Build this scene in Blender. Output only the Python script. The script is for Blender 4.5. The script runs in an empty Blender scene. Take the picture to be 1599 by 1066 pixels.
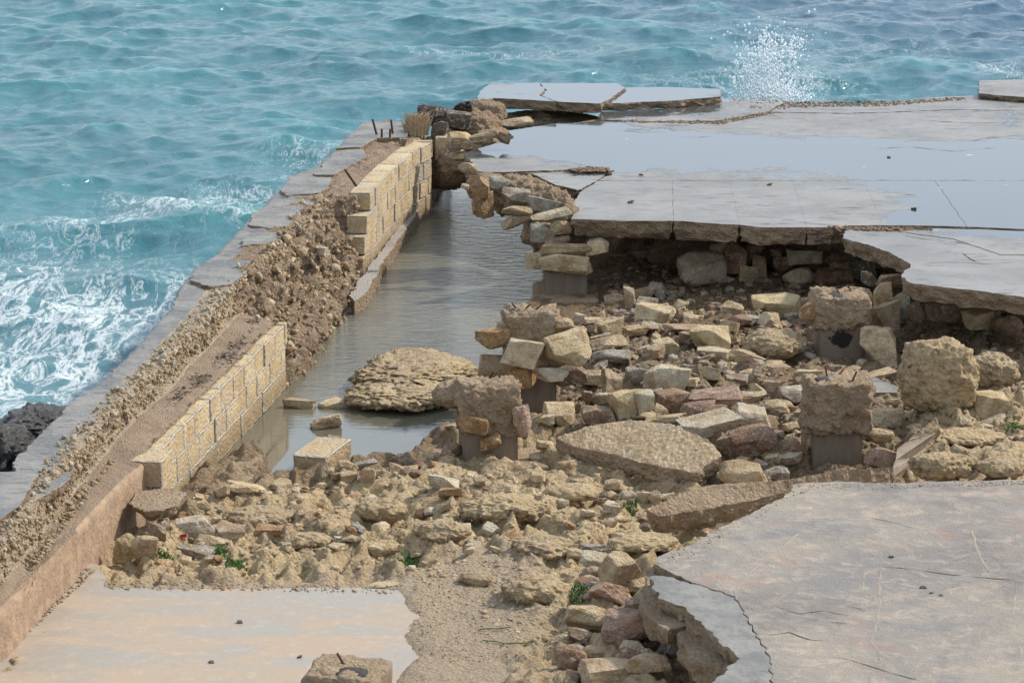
import bpy, bmesh, math, random
import numpy as np
from mathutils import Vector, Matrix, Euler
R = math.radians
random.seed(7); RNG = np.random.default_rng(7)
scene = bpy.context.scene
col = scene.collection

# ------------------------------------------------------------------ camera, sky, sun
CAMZ = 5.7; FPX = 4500.0; PITCH = math.atan(1033/FPX)
cam_d = bpy.data.cameras.new('camera'); cam = bpy.data.objects.new('camera', cam_d); col.objects.link(cam)
cam_d.sensor_width = 36; cam_d.lens = 36*FPX/1599; cam_d.clip_start = .1; cam_d.clip_end = 8000
cam.location = (0, 0, CAMZ); cam.rotation_euler = (math.pi/2-PITCH, 0, 0); scene.camera = cam

SUN_EL, SUN_AZ = 41, 64           # azimuth measured from +Y (away from the camera) towards +X (right)
w = bpy.data.worlds.new('World'); scene.world = w; w.use_nodes = True
nt = w.node_tree; nt.nodes.clear()
wo = nt.nodes.new('ShaderNodeOutputWorld'); bg = nt.nodes.new('ShaderNodeBackground')
sk = nt.nodes.new('ShaderNodeTexSky'); sk.sky_type = 'NISHITA'; sk.sun_disc = False
sk.sun_elevation = R(SUN_EL); sk.sun_rotation = R(SUN_AZ); sk.air_density = 1.0; sk.dust_density = 1.5; sk.ozone_density = 1.5
tcw = nt.nodes.new('ShaderNodeTexCoord'); mpw = nt.nodes.new('ShaderNodeMapping'); mpw.inputs['Scale'].default_value = (1, 1, 3.5)
nw = nt.nodes.new('ShaderNodeTexNoise'); nw.inputs['Scale'].default_value = 2.2; nw.inputs['Detail'].default_value = 6
rw = nt.nodes.new('ShaderNodeMapRange'); rw.inputs[1].default_value = .42; rw.inputs[2].default_value = .68; rw.inputs[3].default_value = 0.45; rw.inputs[4].default_value = .92
mw = nt.nodes.new('ShaderNodeMix'); mw.data_type = 'RGBA'; mw.inputs[7].default_value = (6.1, 6.9, 7.9, 1)
nt.links.new(tcw.outputs['Generated'], mpw.inputs[0]); nt.links.new(mpw.outputs[0], nw.inputs['Vector'])
nt.links.new(nw.outputs[0], rw.inputs[0]); nt.links.new(rw.outputs[0], mw.inputs[0]); nt.links.new(sk.outputs[0], mw.inputs[6])
nt.links.new(mw.outputs[2], bg.inputs[0]); nt.links.new(bg.outputs[0], wo.inputs[0])
bg.inputs[1].default_value = .15
sd = bpy.data.lights.new('sun', 'SUN'); sd.energy = 4.1; sd.angle = R(2.5); sd.color = (1, .93, .82)
so = bpy.data.objects.new('sun', sd); col.objects.link(so)
sdir = Vector((math.sin(R(SUN_AZ))*math.cos(R(SUN_EL)), math.cos(R(SUN_AZ))*math.cos(R(SUN_EL)), math.sin(R(SUN_EL))))
so.rotation_euler = sdir.to_track_quat('Z', 'Y').to_euler()
vs = scene.view_settings; vs.view_transform = 'Standard'; vs.look = 'None'; vs.exposure = 0.15; vs.gamma = 1; vs.use_curve_mapping = False
scene.render.resolution_x = 1024; scene.render.resolution_y = 682

# ------------------------------------------------------------------ pixel (1599x1066) <-> place
cP, sP = math.cos(PITCH), math.sin(PITCH)
def ray(px, py):
    a = (px-799.5)/FPX; b = -(py-533)/FPX
    return np.array([a, cP + b*sP, -sP + b*cP])
def at_z(px, py, z):
    d = ray(px, py); t = (z-CAMZ)/d[2]; return np.array([d[0]*t, d[1]*t, z])
def at_y(px, py, y):
    d = ray(px, py); t = y/d[1]; return np.array([d[0]*t, y, CAMZ+d[2]*t])
def scale_at(p):                       # pixels per metre there
    return FPX/(p[1]*cP + (CAMZ-p[2])*sP)

# ------------------------------------------------------------------ noise
_perm = RNG.permutation(256); _perm = np.concatenate([_perm, _perm, _perm]).astype(np.int64)
_g = RNG.normal(size=(256, 3)); _g /= np.linalg.norm(_g, axis=1)[:, None]
def perlin(x, y, z=0.0):
    x, y, z = np.broadcast_arrays(np.asarray(x, float), np.asarray(y, float), np.asarray(z, float))
    xi, yi, zi = np.floor(x).astype(np.int64), np.floor(y).astype(np.int64), np.floor(z).astype(np.int64)
    xf, yf, zf = x-xi, y-yi, z-zi; xi &= 255; yi &= 255; zi &= 255
    f = lambda t: t*t*t*(t*(t*6-15)+10)
    u, v, w_ = f(xf), f(yf), f(zf)
    def gr(i, j, k):
        h = _perm[_perm[_perm[xi+i]+yi+j]+zi+k]; g = _g[h]
        return g[..., 0]*(xf-i)+g[..., 1]*(yf-j)+g[..., 2]*(zf-k)
    L = lambda a, b, t: a+(b-a)*t
    return L(L(L(gr(0,0,0), gr(1,0,0), u), L(gr(0,1,0), gr(1,1,0), u), v), L(L(gr(0,0,1), gr(1,0,1), u), L(gr(0,1,1), gr(1,1,1), u), v), w_)*1.6
def fbm(x, y, z=0.0, o=4, g=.5, l=2.1):
    s = 0; a = 1; n = 0
    for i in range(o):
        s = s + a*perlin(x+i*17.3, y+i*5.1, z+i*9.7); n += a; a *= g; x = x*l; y = y*l; z = np.asarray(z)*l
    return s/n
def ridged(x, y, z=0.0, o=4, g=.5, l=2.1):
    s = 0; a = 1; n = 0
    for i in range(o):
        s = s + a*(1-2*np.abs(perlin(x+i*7.3, y+i*15.1, z+i*3.7))); n += a; a *= g; x = x*l; y = y*l; z = np.asarray(z)*l
    return s/n
def sstep(a, b, x):
    t = np.clip((x-a)/(b-a), 0, 1); return t*t*(3-2*t)
def poly_sd(X, Y, P):                  # signed distance, negative inside
    P = np.asarray(P)[:, :2]; d = np.full(X.shape, 1e9); ins = np.zeros(X.shape, bool)
    for i in range(len(P)):
        a, b = P[i], P[(i+1) % len(P)]; e = b-a; L = max(e@e, 1e-12)
        t = np.clip(((X-a[0])*e[0]+(Y-a[1])*e[1])/L, 0, 1)
        d = np.minimum(d, np.hypot(X-a[0]-t*e[0], Y-a[1]-t*e[1]))
        c = ((a[1] > Y) != (b[1] > Y)) & (X < (b[0]-a[0])*(Y-a[1])/((b[1]-a[1]) or 1e-12)+a[0]); ins ^= c
    return np.where(ins, -d, d)

# ------------------------------------------------------------------ materials
class NT:
    def __init__(s, name):
        s.m = bpy.data.materials.new(name); s.m.use_nodes = True; s.t = s.m.node_tree; s.b = s.t.nodes['Principled BSDF']; s.out = s.t.nodes['Material Output']
        tc = s.n('ShaderNodeNewGeometry'); s.pos = tc.outputs['Position']; s.geo = tc
    def n(s, k, **kw):
        x = s.t.nodes.new(k)
        for a, v in kw.items(): setattr(x, a, v)
        return x
    def put(s, sock, v):
        if isinstance(v, bpy.types.NodeSocket): s.t.links.new(v, sock)
        elif isinstance(v, tuple) and len(v) == 3 and sock.type == 'RGBA': sock.default_value = (*v, 1)
        elif isinstance(v, (int, float)) and sock.type == 'RGBA': sock.default_value = (v, v, v, 1)
        else: sock.default_value = v
    def objc(s): return s.n('ShaderNodeTexCoord').outputs['Object']
    def mapped(s, vec, sc=(1,1,1), loc=(0,0,0), rot=(0,0,0)):
        m = s.n('ShaderNodeMapping'); s.put(m.inputs[0], vec); m.inputs['Scale'].default_value = sc; m.inputs['Location'].default_value = loc; m.inputs['Rotation'].default_value = rot; return m.outputs[0]
    def noise(s, sc, det=5, rough=.55, dist=0, vec=None):
        x = s.n('ShaderNodeTexNoise'); s.put(x.inputs['Vector'], vec if vec is not None else s.pos)
        x.inputs['Scale'].default_value = sc; x.inputs['Detail'].default_value = det; x.inputs['Roughness'].default_value = rough; x.inputs['Distortion'].default_value = dist
        return x.outputs[0]
    def vor(s, sc, vec=None, feat='F1', rnd=1, out=0):
        x = s.n('ShaderNodeTexVoronoi', feature=feat); s.put(x.inputs['Vector'], vec if vec is not None else s.pos); x.inputs['Scale'].default_value = sc; x.inputs['Randomness'].default_value = rnd
        return x.outputs[out]
    def rng(s, v, a, b, c=0., d=1.):
        x = s.n('ShaderNodeMapRange'); x.interpolation_type = 'SMOOTHSTEP'; s.put(x.inputs[0], v)
        for i, k in enumerate((a, b, c, d)): s.put(x.inputs[i+1], k)
        return x.outputs[0]
    def mix(s, f, a, b, bt='MIX'):
        x = s.n('ShaderNodeMix', data_type='RGBA', blend_type=bt); s.put(x.inputs[0], f); s.put(x.inputs[6], a); s.put(x.inputs[7], b); return x.outputs[2]
    def math(s, op, a, b=0., c=0.):
        x = s.n('ShaderNodeMath', operation=op); s.put(x.inputs[0], a); s.put(x.inputs[1], b); s.put(x.inputs[2], c); return x.outputs[0]
    def bump(s, h, dist=.01, st=1., nrm=None):
        x = s.n('ShaderNodeBump'); x.inputs['Strength'].default_value = st; x.inputs['Distance'].default_value = dist; s.put(x.inputs['Height'], h)
        if nrm is not None: s.put(x.inputs['Normal'], nrm)
        return x.outputs[0]
    def fin(s, colr, rough, nrm=None, spec=.5):
        s.put(s.b.inputs['Base Color'], colr); s.put(s.b.inputs['Roughness'], rough); s.b.inputs['Specular IOR Level'].default_value = spec
        if nrm is not None: s.put(s.b.inputs['Normal'], nrm)
        return s.m

def m_stone():                         # every loose stone: its own colour comes from the object colour
    k = NT('limestone'); oi = k.n('ShaderNodeObjectInfo'); c0 = oi.outputs['Color']
    v = k.n('ShaderNodeVectorMath', operation='ADD'); k.put(v.inputs[0], k.pos)
    rr = k.n('ShaderNodeVectorMath', operation='SCALE'); rr.inputs[0].default_value = (31, 17, 23); k.put(rr.inputs['Scale'], oi.outputs['Random']); k.put(v.inputs[1], rr.outputs[0]); p = v.outputs[0]
    a = k.noise(9, 7, .62, .3, p); b = k.noise(60, 4, .6, 0, p); c = k.noise(22, 6, .65, 1.2, p)
    x = k.mix(k.rng(a, .35, .7), c0, k.mix(1., c0, (.60, .50, .40), 'MULTIPLY'))
    x = k.mix(k.rng(c, .52, .64, 0, .6), x, (.53, .47, .37))
    x = k.mix(k.rng(b, .3, .5, .45, 0), x, k.mix(1., x, (.5, .42, .34), 'MULTIPLY'))
    x = k.mix(k.rng(k.noise(4, 5, .6, 0, p), .56, .66, 0, .5), x, (.29, .155, .085))
    h = k.math('ADD', k.math('MULTIPLY', k.noise(35, 8, .7, .4, p), 1.0), k.math('MULTIPLY', k.vor(55, p), .35))
    return k.fin(x, k.rng(a, .3, .7, .65, .9), k.bump(h, .03, .8), .35)
def m_ground():
    k = NT('eroded_rock'); p_ = k.n('ShaderNodeVectorMath', operation='ADD'); k.put(p_.inputs[0], k.pos); wq = k.n('ShaderNodeTexNoise'); wq.inputs['Scale'].default_value = 5; wq.inputs['Detail'].default_value = 4; k.put(wq.inputs['Vector'], k.pos); k.put(p_.inputs[1], wq.outputs['Color']); p_ = p_.outputs[0]
    a = k.noise(1.6, 8, .6, .4); b = k.noise(14, 7, .65, .5); c = k.noise(60, 5, .6); d = k.noise(5, 6, .6, 1)
    x = k.mix(k.rng(a, .38, .62), (.54, .40, .22), (.46, .34, .205))
    x = k.mix(k.rng(d, .5, .68, 0, .8), x, (.60, .49, .31))
    x = k.mix(k.rng(b, .32, .50, .8, 0), x, (.17, .115, .065)); x = k.mix(k.rng(k.vor(11, k.mapped(p_, (1, 1, 1))), .03, .16, .7, 0), x, (.13, .085, .05))  # dark noise and cell centres paint cavity shade into the rock colour
    x = k.mix(k.rng(c, .55, .7, 0, .4), x, (.50, .42, .31))
    x = k.mix(k.rng(k.noise(3.3, 5, .6), .60, .70, 0, .45), x, (.21, .12, .075))
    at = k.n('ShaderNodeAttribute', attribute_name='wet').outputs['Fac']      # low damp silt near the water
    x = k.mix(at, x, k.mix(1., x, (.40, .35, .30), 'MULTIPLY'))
    at2 = k.n('ShaderNodeAttribute', attribute_name='silt').outputs['Fac']
    x = k.mix(k.math('MULTIPLY', at2, .85), x, k.mix(k.rng(c, .4, .6), (.36, .275, .19), (.41, .33, .24)))
    h = k.math('ADD', k.noise(26, 9, .72, .5), k.math('MULTIPLY', k.vor(38), .4))
    return k.fin(x, k.rng(at, 0, 1, .85, .35), k.bump(h, .045, 1.), .35)
def m_conc(name, c1, c2, c3, peb=45, dist=.03, rough=.9, dark=(.14,.11,.08)):    # rubbly concrete full of pebbles
    k = NT(name); p = k.pos
    a = k.noise(3, 8, .65, .5); b = k.noise(40, 6, .7); v = k.vor(peb, k.mapped(p, (1,1,1))); vc = k.vor(peb, p, out=1)
    x = k.mix(k.rng(a, .35, .65), c1, c2)
    x = k.mix(k.rng(v, .1, .45, .55, 0), x, k.mix(.87, vc, c3, 'MIX'))
    x = k.mix(k.rng(b, .28, .48, .75, 0), x, dark)  # dark noise paints the shade of holes and cavities into the colour
    x = k.mix(k.rng(k.noise(1.1, 5, .6), .55, .7, 0, .45), x, (.25, .14, .08))
    h = k.math('SUBTRACT', k.math('MULTIPLY', k.noise(30, 8, .75, .6), 1.2), k.math('MULTIPLY', v, .7))
    return k.fin(x, rough, k.bump(h, dist, 1.), .3)
def m_block():                         # sawn yellow limestone of the block walls
    k = NT('yellow_block'); oi = k.n('ShaderNodeObjectInfo'); r = oi.outputs['Random']
    a = k.noise(5, 7, .6, .3); b = k.noise(28, 7, .7, .4)
    x = k.mix(r, (.50, .375, .21), (.57, .455, .28)); x = k.mix(k.rng(a, .4, .65), x, (.42, .295, .165))
    x = k.mix(k.rng(b, .53, .66, 0, .7), x, (.47, .43, .36)); x = k.mix(k.rng(k.noise(2.2, 7, .7, .6), .54, .64, 0, .75), x, (.40, .36, .30)); x = k.mix(k.rng(b, .28, .42, .7, 0), x, (.24, .17, .10))
    z = k.n('ShaderNodeSeparateXYZ'); k.put(z.inputs[0], k.pos)
    wet = k.rng(k.math('ADD', z.outputs[2], k.math('MULTIPLY', a, .25)), .10, .42, .8, 0)   # tide stain above the waterline
    x = k.mix(wet, x, k.mix(1., x, (.42, .36, .28), 'MULTIPLY'))
    o = k.n('ShaderNodeSeparateXYZ'); k.put(o.inputs[0], k.objc()); ax_, ay_, az_ = [k.math('ABSOLUTE', o.outputs[q]) for q in range(3)]; e = k.math('MAXIMUM', k.math('MINIMUM', ax_, ay_), k.math('MINIMUM', k.math('MAXIMUM', ax_, ay_), az_))
    sm = k.rng(k.math('ADD', e, k.math('MULTIPLY', k.noise(16, 6, .65), .24)), .54, .60, 0, .85)       # mortar smeared over the arrises
    x = k.mix(sm, x, k.mix(k.rng(b, .4, .6), (.40, .365, .31), (.50, .46, .40)))
    pit = k.rng(k.vor(34), .05, .14, .5, 0); x = k.mix(k.math('MULTIPLY', pit, k.rng(a, .52, .66)), x, (.17, .11, .06))
    return k.fin(x, .85, k.bump(k.math('ADD', b, k.math('ADD', k.math('MULTIPLY', sm, .5), k.math('MULTIPLY', k.vor(34), .5))), .02, .9), .3)
def m_deck():                          # wet pale screed with puddles
    k = NT('wet_deck'); p = k.pos
    a = k.noise(1.3, 6, .6, .3); b = k.noise(11, 8, .65, .4); s_ = k.noise(7, 6, .6, 0, k.mapped(p, (.5, 2.2, 1)))
    x = k.mix(k.rng(a, .35, .65), (.25, .24, .225), (.18, .175, .165)); x = k.mix(k.rng(b, .5, .72, 0, .6), x, (.31, .275, .225))
    x = k.mix(k.rng(s_, .57, .66, 0, .85), x, (.07, .062, .05))
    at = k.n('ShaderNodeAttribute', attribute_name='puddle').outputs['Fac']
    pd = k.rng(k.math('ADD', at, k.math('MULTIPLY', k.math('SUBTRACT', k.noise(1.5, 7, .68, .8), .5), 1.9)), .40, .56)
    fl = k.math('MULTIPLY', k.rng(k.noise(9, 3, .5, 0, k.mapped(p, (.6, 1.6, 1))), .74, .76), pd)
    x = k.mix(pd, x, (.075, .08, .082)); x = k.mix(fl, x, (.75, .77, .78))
    h = k.math('MULTIPLY', k.math('ADD', b, k.math('MULTIPLY', s_, .6)), k.math('SUBTRACT', 1., pd))
    ro = k.mix(pd, k.rng(b, .35, .65, .36, .56), .06)
    return k.fin(x, ro, k.bump(h, .006, .6), .5)
def m_slab():                          # drying foreground screed
    k = NT('old_screed'); p = k.pos
    a = k.noise(.9, 9, .68, .8); b = k.noise(8, 9, .72, .5); c = k.noise(70, 4, .6); s_ = k.noise(1.7, 9, .7, 1.0, k.mapped(p, (.6, 1.6, 1)))
    x = k.mix(k.rng(a, .36, .64), (.31, .27, .22), (.215, .20, .185)); x = k.mix(k.rng(b, .48, .66, 0, .75), x, (.42, .34, .26))
    x = k.mix(k.rng(s_, .52, .68, 0, .7), x, (.17, .165, .16)); x = k.mix(k.rng(k.noise(2.3, 6, .65, .8), .56, .68, 0, .7), x, (.30, .20, .16))
    x = k.mix(k.rng(c, .3, .45, .35, 0), x, (.2, .18, .16)); x = k.mix(k.rng(k.vor(28), .04, .10, .5, 0), x, (.14, .12, .1))
    x = k.mix(k.rng(k.noise(.55, 6, .6, .6), .50, .60, 0, .75), x, k.mix(k.rng(b, .4, .6), (.165, .15, .14), (.235, .21, .19)))
    h = k.math('ADD', b, k.math('ADD', k.math('MULTIPLY', c, .45), k.math('MULTIPLY', s_, 1.2)))
    return k.fin(x, k.rng(s_, .45, .65, .85, .55), k.bump(h, .022, .75), .25)
def m_silt():                          # low wet sandy slab, front left
    k = NT('silty_slab'); a = k.noise(1.0, 6, .6, .5); b = k.noise(16, 8, .7, .3); s_ = k.noise(2.2, 7, .6, .8, k.mapped(k.pos, (.6, 1.8, 1)))
    x = k.mix(k.rng(s_, .4, .62), (.31, .275, .225), (.37, .285, .205)); x = k.mix(k.rng(b, .5, .7, 0, .45), x, (.46, .39, .31))
    x = k.mix(k.rng(a, .58, .72, 0, .7), x, (.36, .24, .155)); x = k.mix(k.rng(k.vor(14), .02, .05, .5, 0), x, (.1, .09, .07))
    return k.fin(x, k.rng(s_, .4, .6, .32, .7), k.bump(k.math('ADD', b, k.math('MULTIPLY', k.noise(90, 3), .3)), .006, .6), .5)
def m_cap():                           # grey slate-coloured coping
    k = NT('grey_coping'); a = k.noise(2.4, 6, .6, .4); b = k.noise(17, 8, .7, .4); s_ = k.noise(6, 6, .6, 0, k.mapped(k.pos, (.8, 2.4, 1)))
    x = k.mix(k.rng(a, .35, .65), (.13, .132, .13), (.235, .22, .195)); x = k.mix(k.rng(b, .52, .7, 0, .6), x, (.33, .29, .24)); x = k.mix(k.rng(s_, .56, .68, 0, .7), x, (.07, .065, .055))
    return k.fin(x, k.rng(b, .35, .65, .4, .7), k.bump(k.math('ADD', b, s_), .012, .8), .45)
def m_sea():
    k = NT('sea_water'); p = k.pos
    at = k.n('ShaderNodeAttribute', attribute_name='foam').outputs['Fac']
    hg = k.n('ShaderNodeAttribute', attribute_name='crest').outputs['Fac']
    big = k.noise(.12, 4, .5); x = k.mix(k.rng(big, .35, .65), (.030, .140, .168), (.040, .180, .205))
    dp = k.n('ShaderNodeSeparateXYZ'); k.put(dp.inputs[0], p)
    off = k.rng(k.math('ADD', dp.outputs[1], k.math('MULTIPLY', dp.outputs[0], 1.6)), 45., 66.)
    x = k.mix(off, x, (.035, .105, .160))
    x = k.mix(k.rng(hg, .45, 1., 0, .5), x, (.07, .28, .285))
    wv = k.mapped(p, (1, 1, 1)); wf = k.mapped(p, (1.35, .42, 1), (0, 0, 0), (0, 0, .25)); n1 = k.noise(2.6, 8, .65, 1.4, wf); n2 = k.noise(8, 7, .7, .8, wf); n3 = k.noise(.9, 6, .65, 2.2, wf)
    web = k.math('SUBTRACT', 1., k.math('MULTIPLY', k.math('ABSOLUTE', k.math('SUBTRACT', n1, .5)), 7.))
    web2 = k.math('SUBTRACT', 1., k.math('MULTIPLY', k.math('ABSOLUTE', k.math('SUBTRACT', n2, .5)), 6.))
    wb = k.math('ADD', k.math('MULTIPLY', web, .55), k.math('ADD', k.math('MULTIPLY', web2, .28), k.math('MULTIPLY', n3, .5)))
    f = k.rng(k.math('ADD', wb, k.math('MULTIPLY', at, .72)), 1.08, 1.62)
    f = k.math('MULTIPLY', f, k.rng(at, .03, .25))
    x = k.mix(k.math('MULTIPLY', f, .92), x, (.72, .77, .78))
    h = k.math('ADD', k.noise(4, 8, .68, .9, wv), k.math('MULTIPLY', f, .15))
    return k.fin(x, k.mix(f, .09, .6), k.bump(h, .10, .5), .5)
def m_pool():
    k = NT('murky_water'); p = k.pos
    dp = k.n('ShaderNodeSeparateXYZ'); k.put(dp.inputs[0], p)
    chop = k.rng(dp.outputs[1], 21.0, 25., .006, .8)      # wind ripples die out in the sheltered near end
    rp = k.noise(5.5, 5, .55, .3, k.mapped(p, (1., 2.6, 1.)))
    x = k.mix(k.rng(k.noise(.8, 4), .4, .6), (.125, .118, .085), (.15, .14, .10))
    b = k.n('ShaderNodeBump'); b.inputs['Distance'].default_value = .03; k.put(b.inputs['Strength'], chop); k.put(b.inputs['Height'], rp)
    k.fin(x, .02, b.outputs[0], .5); k.b.inputs['IOR'].default_value = 1.75
    tr = k.n('ShaderNodeBsdfTransparent'); tr.inputs[0].default_value = (.75, .68, .5, 1); mx = k.n('ShaderNodeMixShader'); mx.inputs[0].default_value = .92
    k.t.links.new(tr.outputs[0], mx.inputs[1]); k.t.links.new(k.b.outputs[0], mx.inputs[2]); k.t.links.new(mx.outputs[0], k.out.inputs[0])
    return k.m
def m_plain(name, c, rough=.8, c2=None, sc=12, bd=.01, spec=.4):
    k = NT(name); n_ = k.noise(sc, 6, .65, .3); x = k.mix(k.rng(n_, .35, .65), c, c2 or tuple(q*.6 for q in c)); return k.fin(x, rough, k.bump(k.noise(sc*3, 6, .7), bd, .8), spec)
def m_column():
    k = NT('wet_column'); p = k.pos; st = k.noise(14, 5, .6, 0, k.mapped(p, (1, 1, .12))); b = k.noise(45, 6, .7)
    x = k.mix(k.rng(st, .35, .65), (.215, .16, .11), (.15, .12, .09)); x = k.mix(k.rng(k.noise(6, 5, .6), .55, .7, 0, .6), x, (.22, .145, .085)); x = k.mix(k.rng(b, .55, .7, 0, .3), x, (.27, .23, .18))
    o = k.objc(); s = k.n('ShaderNodeSeparateXYZ'); k.put(s.inputs[0], o)
    oi = k.n('ShaderNodeObjectInfo').outputs['Alpha']       # alpha 0 marks the column with the black tar stain
    q = k.mapped(o, (8.5, 0, 9.5), (0.1, 0, -2.2)); ln = k.n('ShaderNodeVectorMath', operation='LENGTH'); k.put(ln.inputs[0], q)
    m = k.rng(k.math('ADD', ln.outputs['Value'], k.math('MULTIPLY', k.noise(9, 7, .75), 3.2)), 2.3, 2.45, 1, 0)
    x = k.mix(k.math('MULTIPLY', m, k.math('SUBTRACT', 1., oi)), x, (.012, .01, .009))
    return k.fin(x, k.rng(b, .3, .7, .45, .7), k.bump(k.math('ADD', b, st), .006, .7), .4)
M = {}
def mats():
    M['stone'] = m_stone(); M['ground'] = m_ground(); M['block'] = m_block(); M['deck'] = m_deck(); M['slab'] = m_slab(); M['silt'] = m_silt(); M['cap'] = m_cap()
    M['lip'] = m_conc('crusted_lip', (.52, .41, .28), (.58, .48, .35), (.62, .54, .42), 30, .05, .9, (.25, .18, .12))
    M['core'] = m_conc('pebbly_core', (.33, .23, .145), (.44, .325, .215), (.52, .43, .33), 30, .055, .9, (.09, .06, .04))
    M['conc'] = m_conc('pebbly_concrete', (.39, .275, .175), (.49, .37, .245), (.55, .46, .345), 38, .04)
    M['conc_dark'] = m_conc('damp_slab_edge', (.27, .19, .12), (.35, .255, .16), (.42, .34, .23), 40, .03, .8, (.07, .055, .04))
    M['conc_head'] = m_conc('broken_pier_concrete', (.38, .265, .165), (.46, .34, .22), (.50, .41, .29), 38, .035)
    M['mortar'] = m_conc('mortar', (.36, .33, .29), (.42, .38, .33), (.44, .41, .37), 60, .02, .9, (.2, .17, .14))
    M['ledge'] = m_conc('earthy_ledge', (.34, .25, .17), (.25, .18, .125), (.38, .30, .22), 70, .02)
    M['step'] = m_plain('orange_render', (.42, .29, .185), .85, (.29, .20, .135), 9, .03)
    M['sea'] = m_sea(); M['pool'] = m_pool(); M['column'] = m_column()
    M['tongue'] = m_plain('smooth_grey_cement', (.235, .225, .20), .6, (.15, .148, .14), 5, .012, .35); M['sunlit_platetop'] = m_conc('pebbly_face_painted_sun', (.60, .43, .25), (.66, .50, .32), (.70, .58, .42), 34, .03, .9, (.30, .20, .12))  # tilted slab top lightened and warmed, painting sunlight into its colour
    M['blackrock'] = m_plain('seaweed_black_rock', (.028, .027, .025), .35, (.06, .055, .045), 9, .05, .6)
    M['rust'] = m_plain('rusty_iron', (.06, .028, .018), .8, (.10, .05, .03), 40)
    M['weed'] = m_plain('green_weed', (.05, .13, .02), .6, (.08, .17, .03), 60, .002)
    M['straw'] = m_plain('dry_straw', (.38, .27, .15), .8, (.45, .35, .22), 60, .002)
    M['red'] = m_plain('red_plastic', (.5, .02, .03), .35, (.4, .015, .02), 30, .001)
    M['foam'] = m_plain('white_spray', (.85, .88, .9), .25, (.8, .84, .87), 30, .001)
    M['black'] = m_plain('tarry_black_and_crack_shade', (.02, .018, .016), .6, (.05, .04, .03), 30, .02)  # on crack strips this black paints the shade inside the crack
    M['pebble'] = M['stone']
mats()

# ------------------------------------------------------------------ object helpers
def tag(o, label=None, cat=None, group=None, kind=None):
    if label: o['label'] = label
    if cat: o['category'] = cat
    if group: o['group'] = group
    if kind: o['kind'] = kind
    return o
def link(name, me, parent=None, mats_=(), smooth=False, **t):
    o = bpy.data.objects.new(name, me); col.objects.link(o)
    if parent: o.parent = parent
    if mats_ and not me.materials:
        for m_ in mats_: me.materials.append(m_)
    if smooth: me.polygons.foreach_set('use_smooth', np.ones(len(me.polygons), bool))
    return tag(o, **t)
def mesh_np(name, V, F):
    me = bpy.data.meshes.new(name); V = np.asarray(V, np.float32); F = np.asarray(F, np.int32); n = F.shape[1]
    me.vertices.add(len(V)); me.vertices.foreach_set('co', V.ravel()); me.loops.add(F.size); me.loops.foreach_set('vertex_index', F.ravel())
    me.polygons.add(len(F)); me.polygons.foreach_set('loop_start', np.arange(len(F), dtype=np.int32)*n); me.update(calc_edges=True); return me
def grid_faces(nu, nv):
    i = np.arange((nu-1)*(nv-1)); a = (i//(nv-1))*nv+i % (nv-1); return np.stack([a, a+nv, a+nv+1, a+1], 1)
def fattr(me, name, arr):
    a = me.attributes.new(name, 'FLOAT', 'POINT'); a.data.foreach_set('value', np.asarray(arr, np.float32).ravel())
def empty(name, loc, **t):
    o = bpy.data.objects.new(name, None); col.objects.link(o); o.location = loc; o.empty_display_size = .2; return tag(o, **t)
def W(z, *pts): return [at_z(a, b, z) for a, b in pts]
CROPS = {'A': (700, 330, 3.23), 'B': (1140, 330, 3.23), 'C': (840, 560, 3.23), 'D': (1200, 560, 3.677), 'E': (600, 700, 2.913), 'F': (150, 700, 2.913), 'G': (400, 480, 3.33), 'H': (300, 150, 3.23), 'L': (0, 420, 2.806), 'K': (620, 100, 3.331), 'O': (0, 0, 1)}
def cp(c, x, y): o = CROPS[c]; return o[0]+x/o[2], o[1]+y/o[2]
def WC(z, c, *pts): return [at_z(*cp(c, a, b), z) for a, b in pts]

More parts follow.
